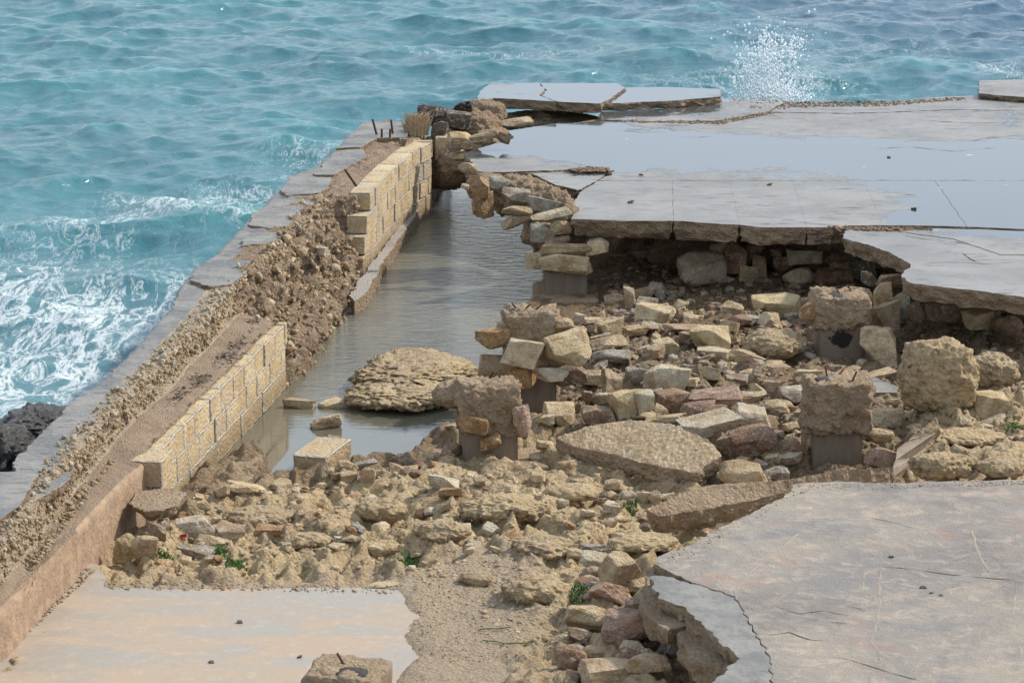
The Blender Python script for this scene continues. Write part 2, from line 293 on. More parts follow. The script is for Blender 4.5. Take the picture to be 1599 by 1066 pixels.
def slab(name, pts, thick, top, side, parent=None, step=.05, jag=.03, under=.05, rough=.03, rows=5, puddle=None, relief=0., **t):
    """broken slab: outline of 3D points (own heights allowed), jagged edge, rough undercut sides"""
    P = np.array([np.asarray(p, float) for p in pts]); Q = []
    area = sum(P[i][0]*P[(i+1) % len(P)][1]-P[(i+1) % len(P)][0]*P[i][1] for i in range(len(P)))
    if area < 0: P = P[::-1]
    for i in range(len(P)):
        a, b = P[i], P[(i+1) % len(P)]; n = max(1, int(np.linalg.norm(b-a)/step))
        for j in range(n): Q.append(a+(b-a)*j/n)
    Q = np.array(Q); 
    Q[:, 0] += jag*(fbm(Q[:, 0]*3.1, Q[:, 1]*3.1, 1.7, 3, .65)+.5*perlin(Q[:, 0]*14, Q[:, 1]*14, 5)); Q[:, 1] += 1.3*jag*(fbm(Q[:, 0]*3.1, Q[:, 1]*3.1, 8.7, 3, .65)+.5*perlin(Q[:, 0]*14, Q[:, 1]*14, 15))
    n = len(Q); T = np.roll(Q, -1, 0)-np.roll(Q, 1, 0); T[:, 2] = 0; T /= np.maximum(np.linalg.norm(T, axis=1), 1e-6)[:, None]
    N = np.stack([T[:, 1], -T[:, 0], 0*T[:, 0]], 1); V = [Q]
    for j in range(1, rows+1):
        f = j/rows; q = Q.copy(); q[:, 2] -= thick*f
        am = rough*(.35+.65*f)
        q -= N*(under*f**1.5)[..., None] if np.ndim(under) else N*(under*f**1.5)
        nn = fbm(q[:, 0]*7, q[:, 1]*7, q[:, 2]*12, 3, .6); q += N*(am*nn)[:, None]*1.6; q[:, 2] += am*.6*fbm(q[:, 0]*6+9, q[:, 1]*6, q[:, 2]*6, 3)*(1 if j > 1 else .3)
        V.append(q)
    V = np.concatenate(V); me = bpy.data.meshes.new(name)
    F = [list(range(n))]; 
    for j in range(rows):
        for i in range(n):
            k = (i+1) % n; F.append([j*n+i, (j+1)*n+i, (j+1)*n+k, j*n+k])
    F.append(list(range(rows*n, rows*n+n))[::-1])
    me.from_pydata(V.tolist(), [], F); me.update(); o = link(name, me, parent, (top, side), **t)
    mi = np.ones(len(F), np.int32); mi[0] = 0; me.polygons.foreach_set('material_index', mi)
    if puddle is not None or relief:
        # give the top inner vertices so that the puddle attribute varies over it
        bm = bmesh.new(); bm.from_mesh(me); bm.faces.ensure_lookup_table(); f0 = bm.faces[0]
        bmesh.ops.triangulate(bm, faces=[f0])
        lo, hi = P[:, 0].min(), P[:, 0].max(); tf = lambda: [f for f in bm.faces if f.material_index == 0]
        for ax, (l, h) in enumerate(((P[:, 0].min(), P[:, 0].max()), (P[:, 1].min(), P[:, 1].max()))):
            gs = .35 if not relief else max(.022, (h-l)/60)
            s_ = l+gs
            while s_ < h:
                fs = tf(); es = {e for f in fs for e in f.edges}; vs_ = {v for f in fs for v in f.verts}
                nn = [0, 0, 0]; nn[ax] = 1; co = [0, 0, 0]; co[ax] = s_
                bmesh.ops.bisect_plane(bm, geom=list(fs)+list(es)+list(vs_), plane_co=co, plane_no=nn); s_ += gs
        bm.to_mesh(me); bm.free(); c = np.zeros(len(me.vertices)*3); me.vertices.foreach_get('co', c); c = c.reshape(-1, 3)
        if puddle is not None: fattr(me, 'puddle', puddle(c[:, 0], c[:, 1]))
        if relief:
            bd = np.zeros(len(c), bool); mi = np.zeros(len(me.polygons), np.int32); me.polygons.foreach_get('material_index', mi)
            for pg in me.polygons:
                if pg.material_index == 1: bd[list(pg.vertices)] = True
            c[:, 2] += np.where(bd, 0, relief*(fbm(c[:, 0]*9, c[:, 1]*9, 3., 4, .7)+.7*ridged(c[:, 0]*20, c[:, 1]*16, 6., 3, .6)))
            me.vertices.foreach_set('co', c.ravel()); me.update()
    return o

# ------------------------------------------------------------------ guide lines of the sea wall (world x as a function of y)
def guide(z, *pts):
    p = np.array(W(z, *pts)); i = np.argsort(p[:, 1]); p = p[i]
    def f(y):
        y = np.asarray(y, float); r = np.interp(y, p[:, 1], p[:, 0])
        s0 = (p[1, 0]-p[0, 0])/(p[1, 1]-p[0, 1]); r = np.where(y < p[0, 1], p[0, 0]+.15*(y-p[0, 1]), r); return r
    return f
g0 = guide(.75, (0, 790), (7, 762), (80, 670), (160, 591), (210, 541), (246, 500), (270, 473), (278, 448), (300, 419), (331, 400), (387, 342), (455, 274), (489, 262), (523, 232), (566, 192), (600, 170))
g1 = guide(.75, (0, 850), (60, 775), (107, 715), (143, 672), (196, 620), (249, 575), (285, 535), (342, 478), (371, 441), (439, 372), (473, 344), (517, 290), (529, 272))
gw = guide(-.02, (200, 880), (265, 815), (450, 622), (575, 437), (690, 288), (720, 255))
YW1A, YW1B = at_z(250, 705, .5)[1], at_z(447, 507, .5)[1]
YW2A, YW2B = at_z(578, 303, .75)[1], at_z(676, 223, .75)[1]
g3a = guide(.5, (0, 943), (120, 828), (195, 748), (252, 703), (447, 507))
g3b = guide(.75, (580, 302), (605, 274), (650, 236), (674, 224))
YD = lambda px, py, z: at_z(px, py, z)[1]

# ------------------------------------------------------------------ terrain
pool_poly = [(x, y) for x, y, _ in W(-.02, (250, 830), (330, 740), (395, 712), (420, 760), (520, 748), (600, 722), (660, 694), (705, 672), (730, 640), (760, 600), (790, 570), (800, 520), (818, 478), (850, 452), (900, 425), (980, 395), (1010, 330), (900, 240), (700, 200), (560, 260), (440, 430), (330, 560), (200, 740))]
ctrl = [(60, 1000, .12), (300, 900, .13), (560, 900, .14), (800, 1000, .22), (900, 900, .22), (700, 960, .18), (250, 830, .14), (420, 830, .10), (600, 800, .12), (760, 780, .16), (880, 830, .24), (960, 800, .12), (500, 770, .06), (650, 730, .03), (760, 735, .01), (900, 720, .02), (1000, 740, .0), (1100, 800, .05),
        (840, 640, -.02), (900, 660, .03), (1000, 640, .08), (1100, 620, .12), (1180, 600, .12), (1050, 560, .10), (950, 560, .05), (900, 500, 0), (1000, 500, .03), (1100, 500, .06), (1050, 455, .02), (1200, 540, .06), (1310, 570, 0), (1310, 725, 0), (1250, 680, .05), (1180, 680, .08), (1400, 620, .06), (1500, 640, .2), (1590, 640, .22), (1500, 720, .2), (1590, 720, .25), (1450, 740, .1), (1200, 740, .02), (1300, 760, .0), (1500, 560, .12), (1599, 560, .12), (1400, 560, .03), (1300, 480, .05), (1150, 440, .05),
        (1000, 950, .3), (1000, 1060, .3), (900, 1060, .25), (1100, 900, .35), (1300, 900, .3), (1500, 1000, .3), (600, 1060, .12), (600, 960, .16), (600, 1020, .16), (655, 930, .245), (665, 980, .25), (655, 1040, .25), (650, 1090, .25)]
CT = np.array([at_z(*c) for c in ctrl])
def base_h(X, Y):
    num = 0; den = 0
    for c in CT:
        w_ = 1/((X-c[0])**2+((Y-c[1])*.55)**2+.012)**1.7; num = num+w_*c[2]; den = den+w_
    return num/den
rough_spots = [at_z(*c, .1) for c in ((600, 790), (770, 760), (440, 800), (680, 860), (860, 840), (1500, 700))]
def height(X, Y):
    h = base_h(X, Y); sd_ = poly_sd(X, Y, pool_poly) + .06*fbm(X*3, Y*3, 2.)
    flat = poly_sd(X, Y, [p[:2] for p in W(.12, (60, 1100), (200, 922), (640, 930), (760, 880), (840, 940), (760, 1100))])   # silty apron
    silt = 1-sstep(-.05, .3, flat)
    amp = .19*(1-.88*silt)
    X2, Y2 = X+.12*fbm(X*2.2, Y*2.2, 4.), Y+.2*fbm(X*2.2, Y*2.2, 9.)
    n_ = .55*fbm(X2*1.7, Y2*1.3, 0, 5, .58)+.52*ridged(X2*2.6, Y2*1.9, 3., 5, .55)+.12*ridged(X2*9, Y2*6, 7., 4, .6)
    pits = -np.clip(fbm(X*6, Y*5, 21., 2)-.12, 0, 1)*.9
    deck_side = sstep(24.5, 26.5, Y)
    step_ = np.clip(fbm(X2*3.1, Y2*2.1, 13., 4, .6)*3.5, -.5, .5)
    h = h+amp*(n_-.25+pits*.5+.45*step_)*(1-.65*deck_side)
    h = np.where(True, h+.02*silt*fbm(X*9, Y*7, 31., 4, .6), h)
    d = sstep(-.55, .12, sd_); h = -.6+(h+.6)*d
    h = np.where(X < (g0(Y)+g1(Y))/2, -2.5, h)
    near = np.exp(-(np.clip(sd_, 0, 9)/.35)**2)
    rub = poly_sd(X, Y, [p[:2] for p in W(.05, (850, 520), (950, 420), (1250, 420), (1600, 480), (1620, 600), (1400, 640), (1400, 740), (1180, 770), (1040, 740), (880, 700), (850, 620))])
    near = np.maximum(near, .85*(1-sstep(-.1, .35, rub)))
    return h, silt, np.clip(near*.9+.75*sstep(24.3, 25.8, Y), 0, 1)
GX, GY = np.arange(-4.2, 5.6, .0165), np.arange(14.9, 31., .023)
XX, YY = np.meshgrid(GX, GY, indexing='ij'); HH, SILT, WET = height(XX, YY)
def gh(x, y):
    i = (x-GX[0])/(GX[1]-GX[0]); j = (y-GY[0])/(GY[1]-GY[0]); i = min(max(i, 0), len(GX)-2); j = min(max(j, 0), len(GY)-2); a, b = int(i), int(j); u, v = i-a, j-b
    return (HH[a, b]*(1-u)+HH[a+1, b]*u)*(1-v)+(HH[a, b+1]*(1-u)+HH[a+1, b+1]*u)*v
def hit(px, py):                       # where the line of sight meets the ground
    d = ray(px, py); y = 15.0
    while y < 30.8:
        t = y/d[1]
        if CAMZ+d[2]*t <= max(gh(d[0]*t, y), -.06): break
        y += .02
    t = y/d[1]; return np.array([d[0]*t, y, CAMZ+d[2]*t])
V = np.stack([XX, YY, HH], -1).reshape(-1, 3); me = mesh_np('rocky_ground', V, grid_faces(len(GX), len(GY)))
fattr(me, 'wet', WET); fattr(me, 'silt', SILT)
link('rocky_ground', me, None, (M['ground'],), True, kind='structure')
# sea bed / land sheet under everything, reaching far
me = mesh_np('seabed', [(-3000, -300, -3.0), (3000, -300, -3.0), (3000, 4000, -3.0), (-3000, 4000, -3.0)], [(0, 1, 2, 3)])
link('seabed', me, None, (M['ground'],), kind='structure')
me = mesh_np('bank_ground', [(-4.2, -60, -.1), (40, -60, -.1), (40, 14.9, -.1), (-4.2, 14.9, -.1), (5.5, 14.9, -.1), (40, 14.9, -.1), (40, 31, -.1), (5.5, 31, -.1)], [(0, 1, 2, 3), (4, 5, 6, 7)])
link('bank_ground', me, None, (M['ground'],), kind='structure')

# ------------------------------------------------------------------ sea: a spectrum of wind waves on one sheet out to the horizon
def ocean_tile(N=512, L=26., wind=(-.35, -1.), U=2.7, amp=1.0):
    k1 = np.fft.fftfreq(N, L/N)*2*np.pi; KX, KY = np.meshgrid(k1, k1, indexing='ij'); K = np.hypot(KX, KY); K[0, 0] = 1e-6
    wd = np.array(wind)/np.linalg.norm(wind); c = (KX*wd[0]+KY*wd[1])/K; Lp = U*U/9.81
    P = np.exp(-1/(K*Lp)**2)/K**4*(.25+.75*c*c)*np.exp(-(K*.025)**2); P[0, 0] = 0
    h = np.sqrt(P)*(RNG.normal(size=K.shape)+1j*RNG.normal(size=K.shape)); z = np.fft.ifft2(h).real; s = z.std()
    dx = np.fft.ifft2(-1j*KX/K*h).real; dy = np.fft.ifft2(-1j*KY/K*h).real
    z, dx, dy = [q/s*amp for q in (z, dx, dy)]
    g = L/N; J = (1+np.gradient(-dx, g, axis=0))*(1+np.gradient(-dy, g, axis=1)); return z, dx, dy, J, N, L
oz, odx, ody, oJ, ON, OL = ocean_tile(amp=.056)
def samp(A, X, Y):
    u = (X/OL*ON) % ON; v = (Y/OL*ON) % ON; a = u.astype(int); b = v.astype(int); fu, fv = u-a, v-b; a %= ON; b %= ON; a1, b1 = (a+1) % ON, (b+1) % ON
    return (A[a, b]*(1-fu)+A[a1, b]*fu)*(1-fv)+(A[a, b1]*(1-fu)+A[a1, b1]*fu)*fv
SEAZ = -.22
sx = np.concatenate([-np.geomspace(3000, 10.2, 40), np.arange(-10, 11, .05), np.geomspace(11.2, 3000, 40)])
sy = np.concatenate([np.linspace(-100, 13.5, 30), np.arange(14, 40, .045), np.arange(40, 68, .07), np.geomspace(68.3, 4000, 70)])
SX, SY = np.meshgrid(sx, sy, indexing='ij'); ch = 1.1; fade = 1/(1+np.maximum(SY-70, 0)/60)
big = .03*np.sin(SY*1.25+SX*.35+1.2*fbm(SX*.15, SY*.15, 0, 2))+.022*np.sin(SY*2.1-SX*.8+fbm(SX*.3, SY*.3, 3, 2)*3)
oz2, odx2, ody2, oJ2, N2, L2_ = ocean_tile(256, 9.1, (-.1, -1.), 1.5, .018)
_o = (ON, OL); ON, OL = N2, L2_; SZ2 = samp(oz2, SX, SY); SDY2 = samp(ody2, SX, SY); ON, OL = _o
land = (SX > (g0(SY)+g1(SY))/2) & (SY < 33.2)
SZ = samp(oz, SX, SY)+big+SZ2/(1+np.maximum(SY-60, 0)/20); PX_ = SX-ch*samp(odx, SX, SY)*fade; PY_ = SY-ch*(samp(ody, SX, SY)+SDY2*.8)*fade
J = samp(oJ, SX, SY)
foam = np.clip((.62-J)*1.6, 0, 1)*.45
def blob(px, py, sxp, syp, a, ang=0):
    p = at_z(px, py, SEAZ); s = scale_at(p); dy = abs(at_z(px, py-syp, SEAZ)[1]-p[1]); dx = sxp/s
    u, v = SX-p[0], SY-p[1]; u = u+v*math.tan(ang); return a*np.exp(-.5*((u/dx)**2+(v/dy)**2))
for b in ((40, 590, 170, 60, 1.15), (180, 520, 130, 40, .85), (20, 470, 130, 50, .7), (60, 400, 150, 40, .38), (130, 660, 60, 70, .9), (250, 330, 130, 28, .45), (390, 300, 110, 22, .52), (480, 240, 70, 18, .6), (420, 355, 60, 22, .5), (90, 345, 80, 14, .35), (320, 440, 70, 30, .55),
          (690, 88, 70, 7, .62), (800, 82, 80, 8, .5), (960, 75, 90, 10, .3), (1190, 130, 130, 22, .75), (1290, 75, 170, 14, .35), (1450, 60, 160, 14, .28), (930, 110, 70, 10, .35), (1590, 115, 60, 14, .7), (300, 8, 90, 6, .35), (1000, 20, 120, 8, .25), (640, 45, 60, 5, .2), (1380, 100, 100, 10, .35)):
    foam = foam+blob(*b)
# one breaking crest line
p = at_z(240, 325, SEAZ)
d_ = (SY-p[1])-(-1.1)*(SX-p[0])-.35*np.sin(SX*2.3); foam = foam+.75*np.exp(-(d_/.28)**2)*np.exp(-((SX-p[0])/.75)**2); SZ = SZ+.13*np.exp(-(d_/.5)**2)*np.exp(-((SX-p[0])/1.)**2)
p = at_z(420, 240, SEAZ); SZ = SZ+.12*np.exp(-((SY-p[1]-.2*(SX-p[0]))/.7)**2-((SX-p[0])/1.2)**2)
V = np.stack([PX_, PY_, np.where(land, -2.6, SZ*fade+SEAZ)], -1).reshape(-1, 3); me = mesh_np('sea', V, grid_faces(len(sx), len(sy)))
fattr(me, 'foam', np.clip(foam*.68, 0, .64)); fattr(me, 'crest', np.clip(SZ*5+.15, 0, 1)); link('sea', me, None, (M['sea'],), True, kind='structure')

# canal water
pw = [(x, y, -.03) for x, y in [(-3.2, 17.6), (.7, 17.6), (.7, 21.9), (1.4, 23.5), (6, 27.5), (6, 38), (-.4, 38)]]
pw = [(float(gw(17.6))-.15, 18.2, -.03), (.9, 18.2, -.03), (.9, 23.2, -.03), (4, 26.4, -.03), (4, 33.6, -.03), (float(gw(33.6))-.15, 33.6, -.03)] + [(float(gw(y))-.15, y, -.03) for y in (31, 28, 25, 22, 20)]
me = bpy.data.meshes.new('canal_water'); me.from_pydata(pw, [], [list(range(len(pw)))]); me.update(); link('canal_water', me, None, (M['pool'],), kind='structure')

# ------------------------------------------------------------------ sea wall: core, coping, block walls
seawall = empty('sea_wall', (-2.4, 22, 0), label='long broken sea wall running between the open sea and the flooded trench', cat='sea wall')
ys = np.arange(15.0, YW2B+1.5, .024)
rows_ = []
x0 = g0(ys); x1 = g1(ys)+.05*fbm(ys*3.3, 0*ys, 1., 4, .6); 
w1 = (ys < YW1B+.1); w2 = (ys > YW2A-.15)
# outer line at ledge level and at the bottom
xb = gw(ys)
for j, y in enumerate(ys):
    a, b = float(x0[j]), float(x1[j]); bot = float(xb[j])
    if y < YW1A-.12:   x3 = float(g3a(y)); zl = .5; prof = [(b+.01, .775), (b+.03, .68), (b+.05, .57), (max(x3-.02, b+.12), zl), (max(x3, b+.15), zl-.02), (max(x3, b+.15)+.02, -.2)]
    elif y < YW1B+.05: x3 = float(g3a(y))-.085; zl = .535; prof = [(b+.015, .785), (b+.035, .69), (b+.055, .60), (x3, zl), (x3+.01, zl-.03), (x3+.03, -.5)]
    elif y < YW2A-.15: prof = [(b, .76), (b+.03, .68), (b+.12, .52), (b+.2, .33), (bot-.06, .08), (bot+.02, -.5)]
    else: x3 = float(g3b(y))-.12; prof = [(x3-.34, .74), (x3-.24, .74), (x3-.12, .74), (x3-.03, .74), (x3, .70), (x3+.04, -.5)]
    if y > YW2A-.15: a = min(a, x3-.42)
    rows_.append([(a-.45, -1.2), (a-.14, -.25), (a-.05, .35), (a, .70), (a+.03, .755), ((a+prof[0][0])/2, .757)]+prof)
Rw = np.array(rows_)                 # (ny, nk, 2)
ker = np.ones(7)/7
for q in range(Rw.shape[1]):
    for c in range(2): Rw[3:-3, q, c] = np.convolve(Rw[:, q, c], ker, 'valid')
sub = [5, 5, 5, 3, 6, 6, 6, 6, 9, 14, 14]; secs = []; amp = []
AM = [.06, .06, .05, .02, .008, .014, .04, .035, .02, .014, .010, .008]; AMC = [.06, .06, .05, .02, .008, .03, .08, .13, .15, .15, .12, .03]
for q, n in enumerate(sub):
    for i in range(n): secs.append(Rw[:, q]*(1-i/n)+Rw[:, q+1]*(i/n)); amp.append((AM[q]*(1-i/n)+AM[q+1]*i/n, AMC[q]*(1-i/n)+AMC[q+1]*i/n))
secs.append(Rw[:, -1]); amp.append((AM[-1], AMC[-1])); S = np.stack(secs, 1); ny, nk = S.shape[:2]
Y = np.repeat(ys[:, None], nk, 1); X, Z = S[..., 0].copy(), S[..., 1].copy()
tx = np.gradient(X, axis=1); tz = np.gradient(Z, axis=1); L_ = np.maximum(np.hypot(tx, tz), 1e-5); nx, nz = -tz/L_, tx/L_
ex = ((ys > YW1B+.05) & (ys < YW2A-.15)).astype(float); ex = np.convolve(np.pad(ex, 4, 'edge'), np.ones(9)/9, 'valid')[:, None]
A_ = np.array(amp); Am = A_[:, 0][None]*(1-ex)+A_[:, 1][None]*ex
nn = .9*fbm(X*3, Y*3.4, Z*1.4, 3, .6)+.7*fbm(X*6, Y*6, Z*4, 5, .62)+.55*ridged(X*9, Y*9, Z*7, 3, .6)-.2
X += nx*nn*Am*1.25; Z += nz*nn*Am*1.25; Y = Y+Am*.6*fbm(X*6+3, Y*6, Z*6, 3)
V = np.stack([X, Y, Z], -1).reshape(-1, 3); me = mesh_np('rubble_core', V, grid_faces(ny, nk)[:, ::-1])
core = link('rubble_core', me, seawall, (M['core'], M['cap'], M['ledge'], M['step'], M['lip']), True)
FI = np.zeros((ny-1, nk-1), np.int32); cs = np.cumsum([0]+sub)
FI[:, cs[3]:cs[5]] = 1; FI[:, :cs[2]] = 1
yy_ = ys[:-1]; lw = (yy_ < YW1B+.05); FI[np.ix_(lw, range(cs[8]+1, cs[9]))] = 2; FI[np.ix_(yy_ < YW1A-.12, range(cs[9], nk-1))] = 3
FI[np.ix_(lw, range(cs[5], cs[8]+1))] = 4
FI[np.ix_(yy_ > YW2A-.15, range(cs[6], cs[9]))] = 2
me.polygons.foreach_set('material_index', FI.ravel()); core.matrix_parent_inverse = Matrix.Translation((2.4, -22, 0))
PINV = Matrix.Translation((2.4, -22, 0))
def in_wall(o): o.matrix_parent_inverse = PINV; return o
cap_polys = [('H', .80, [(500, 397), (700, 402), (685, 455), (640, 480), (480, 492), (438, 462)]),
             ('H', .79, [(425, 505), (560, 520), (545, 590), (480, 650), (390, 660), (285, 640), (300, 590)]),
             ('H', .80, [(285, 680), (430, 675), (445, 715), (370, 735), (250, 745), (258, 712)]),
             ('H', .805, [(0, 890), (115, 812), (290, 818), (300, 845), (222, 935), (90, 950), (0, 915)]),
             ('H', .81, [(735, 255), (790, 190), (862, 130), (960, 128), (1110, 118), (1075, 200), (930, 205), (850, 250)]),
             ('H', .79, [(612, 388), (660, 330), (722, 270), (860, 258), (880, 300), (790, 345), (720, 388)]),
             ('H', .785, [(485, 500), (640, 482), (655, 500), (600, 540), (500, 540)]),
             ('L', .79, [(455, 485), (590, 492), (530, 560), (400, 690), (300, 800), (180, 905), (60, 890), (70, 810), (160, 730), (250, 640), (330, 560)]),
             ('L', .775, [(600, 350), (700, 350), (735, 385), (690, 420), (600, 440), (560, 470), (480, 470), (500, 430)]),
             ('L', .77, [(700, 235), (880, 225), (830, 300), (760, 350), (620, 340)]),
             ('L', .775, [(790, 80), (960, 90), (950, 145), (880, 210), (710, 218), (760, 165)]),
             ('L', .78, [(0, 985), (200, 915), (330, 860), (280, 930), (180, 990), (60, 1040), (0, 1040)])]
for c, z, pl in cap_polys:
    pts = WC(z, c, *pl); pts = [q-np.array([0, 0, .018]) for q in pts]; o = slab('coping_slab', pts, .055+.03*random.random(), M['cap'], M['conc_dark'], seawall, .03, .04, .01, .015, 3, relief=.006)
    in_wall(o)
in_wall(slab('coping_slab', W(.80, (-90, 760), (-60, 740), (20, 735), (60, 740), (30, 790), (-60, 850)), .06, M['cap'], M['conc_dark'], seawall, .03, .02, .01, .015, 3))

def block_proto(seed, bev=.035, amp_=.06):
    rs = np.random.default_rng(seed); bm = bmesh.new(); bmesh.ops.create_cube(bm, size=1)
    bmesh.ops.bevel(bm, geom=list(bm.edges), offset=bev, segments=1, affect='EDGES', profile=.6); bmesh.ops.triangulate(bm, faces=[f for f in bm.faces if len(f.verts) > 4])
    es = [e for e in bm.edges if e.calc_length() > .5]; bmesh.ops.subdivide_edges(bm, edges=es, cuts=3, use_grid_fill=True); bmesh.ops.triangulate(bm, faces=bm.faces[:])
    o = rs.uniform(0, 50)
    for v in bm.verts:
        c = v.co; e = sum(abs(q) > .44 for q in c); k_ = .055*max(0, float(fbm(c.x*2+o, c.y*5, c.z*2, 3, .6))+.1)*(e >= 2)+.016*float(fbm(c.x*4+o, c.y*7, c.z*4, 2))
        v.co = c*(1-k_*1.6)
    me = bpy.data.meshes.new('block'); bm.to_mesh(me); bm.free(); me.materials.append(M['block']); return me
BP = [block_proto(i) for i in range(8)]
def block_wall(name, label, f, ya, yb, ztop, nc, hc, wid, blen, stagger):
    root = empty(name, (float(f(ya)), ya, 0), label=label, cat='block wall')
    mV = []; s0 = []
    for y in np.linspace(ya+.04, yb, 24):
        x = float(f(y)); mV += [(x-wid, y, ztop-.02), (x-.012, y, ztop-.02), (x-.012, y, ztop-nc*hc-.1), (x-wid, y, ztop-nc*hc-.1)]
    F = []
    for i in range(23):
        for q in range(4): a = i*4+q; b = i*4+(q+1) % 4; F.append((a, a+4, b+4, b))
    F += [(0, 1, 2, 3), (92, 95, 94, 93)]
    me = bpy.data.meshes.new('mortar'); me.from_pydata(mV, [], F); me.update(); mo = link('mortar', me, root, (M['mortar'],)); mo.matrix_parent_inverse = Matrix.Translation(-Vector(root.location))
    for c in range(nc):
        y = ya+stagger[c]; zc = ztop-hc*(c+.5); first = True
        while y < yb:
            l = blen*random.uniform(.75, 1.2); 
            if y+l > yb: l = max(yb-y, .12)
            ym = y+l/2; x = float(f(ym)); sl = (float(f(ym+.1))-float(f(ym-.1)))/.2
            b = bpy.data.objects.new('block', random.choice(BP)); col.objects.link(b); b.parent = root
            b.location = (x-wid/2+random.uniform(-.008, .008)-root.location.x, ym-root.location.y, zc+random.uniform(-.003, .003)); b.scale = (wid, l-.010, hc-.010)
            b.rotation_euler = (0, 0, -math.atan(sl)+random.uniform(-.01, .01)); y += l
    if nc == 4:
        for px, py, sc_, zz in ((228, 738, (.27, .30, .185), .43),):
            q = at_z(px, py, zz); b = bpy.data.objects.new('block', BP[1]); col.objects.link(b); b.parent = root; b.location = (q[0]-root.location.x, q[1]+.13-root.location.y, zz); b.scale = sc_; b.rotation_euler = (.02, .0, -.12)
    return root
g3w1 = lambda y: g3a(y)
block_wall('block_wall', 'yellow limestone block wall standing above the near pool, its pale end block jutting towards the concrete step', g3w1, YW1A, YW1B, .52, 4, .185, .21, .40, [.0, .05, .0, .15])
block_wall('block_wall', 'yellow limestone block wall lining the far part of the flooded trench, with a stepped broken end', g3b, YW2A, YW2B, .77, 5, .19, .21, .36, [.0, -.22, -.34, -.42, -.5])
b = bpy.data.objects.new('fallen_block', BP[3]); col.objects.link(b); p = at_z(692, 246, .5); b.location = (p[0], p[1], .62); b.scale = (.17, .3, .26); tag(b, 'squared yellow block standing at the far end of the lining wall', 'stone block')
# low footing that follows the far wall at the waterline
pts = W(.10, (695, 255), (702, 262), (600, 405), (575, 452), (556, 470), (545, 460), (570, 425))
slab('footing', pts, .4, M['mortar'], M['conc_dark'], None, .04, .03, -.03, .03, 4, label='low crusted concrete footing along the base of the far block wall', cat='footing')
pts = W(.12, (300, 790), (345, 745), (398, 700), (410, 712), (395, 745), (340, 775), (310, 800))
slab('footing', pts, .3, M['conc'], M['conc'], None, .03, .03, -.05, .04, 4, label='lumpy grey mortar footing at the base of the near block wall beside the pool', cat='footing')

# step and lower slab, front left
step = empty('concrete_step', (-2.6, 18, .2), label='orange stained concrete step face between the upper ledge and the low slab', cat='step')
o = slab('tread', W(.515, (-120, 880), (-30, 860), (60, 835), (118, 822), (120, 830), (60, 888), (0, 945), (-110, 1050)), .3, M['ledge'], M['step'], step, .06, .012, 0, .008, 3); o.matrix_parent_inverse = Matrix.Translation((2.6, -18, -.2))
lo = slab('low_slab', W(.21, (-150, 1160), (-60, 1056), (0, 1000), (70, 938), (128, 872), (150, 882), (166, 900), (160, 917), (260, 920), (400, 918), (520, 916), (636, 921), (655, 945), (662, 1000), (655, 1090), (650, 1180)), .1, M['silt'], M['mortar'], None, .05, .02, 0, .015, 2, kind='structure')

# ------------------------------------------------------------------ decks
def blobw(pts):
    ps = [(at_z(a, b, .75), c, d, e) for a, b, c, d, e in pts]
    def f(X, Y):
        s = 0
        for p, sx_, sy_, a in ps:
            s = s+a*np.exp(-.5*(((X-p[0])/sx_)**2+((Y-p[1])/sy_)**2))
        return np.clip(s, -.2, 1.2)
    return f
pud = blobw([(900, 235, 1.0, 1.1, .95), (1150, 230, 1.3, .9, .9), (1400, 245, 1.1, .9, .9), (1560, 300, .75, 1.8, 1.1), (1650, 260, .8, 2.5, 1.), (820, 160, 1., .8, .6), (1000, 150, 1.2, .8, .6), (780, 215, .5, .8, .8), (1000, 175, .8, .8, .4), (1500, 345, .5, .35, .5), (830, 247, .35, .5, -.7), (1380, 205, .7, .6, -.6), (1520, 212, .6, .6, -.6), (1180, 200, .6, .4, -.4)])
deck = empty('deck', (2, 28, .75), kind='structure', label='wide wet concrete deck broken off above the rubble')
DINV = Matrix.Translation((-2, -28, -.75))
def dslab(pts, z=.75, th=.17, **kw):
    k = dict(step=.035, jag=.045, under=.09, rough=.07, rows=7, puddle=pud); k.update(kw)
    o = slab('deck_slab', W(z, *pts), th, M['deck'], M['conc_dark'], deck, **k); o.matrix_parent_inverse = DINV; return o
# one broad field, scored panels along the near edge, cracked pieces at the corners
PJ = [((1050, 282), (1052, 345)), ((1140, 282), (1155, 351)), ((1238, 282), (1260, 355)), ((1350, 282), (1378, 352)), ((1460, 282), (1510, 354))]
edge_f = [(980, 345)]
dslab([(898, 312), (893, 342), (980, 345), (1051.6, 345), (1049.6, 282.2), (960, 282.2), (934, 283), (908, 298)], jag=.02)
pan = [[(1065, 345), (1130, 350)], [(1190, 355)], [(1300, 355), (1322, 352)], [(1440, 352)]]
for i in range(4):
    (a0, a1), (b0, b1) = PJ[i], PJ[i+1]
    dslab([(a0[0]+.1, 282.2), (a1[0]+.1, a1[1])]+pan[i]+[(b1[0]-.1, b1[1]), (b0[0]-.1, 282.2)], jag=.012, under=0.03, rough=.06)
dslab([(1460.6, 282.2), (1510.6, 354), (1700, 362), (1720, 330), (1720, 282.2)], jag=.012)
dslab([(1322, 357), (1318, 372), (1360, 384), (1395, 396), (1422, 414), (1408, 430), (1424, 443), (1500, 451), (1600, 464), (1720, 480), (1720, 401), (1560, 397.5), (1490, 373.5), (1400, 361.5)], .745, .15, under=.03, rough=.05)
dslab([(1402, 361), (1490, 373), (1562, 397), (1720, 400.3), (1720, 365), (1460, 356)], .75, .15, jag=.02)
dslab([(764, 271), (830, 271), (869, 289), (903, 297), (933, 282), (950, 268), (900, 266)], .73, .10, jag=.02)
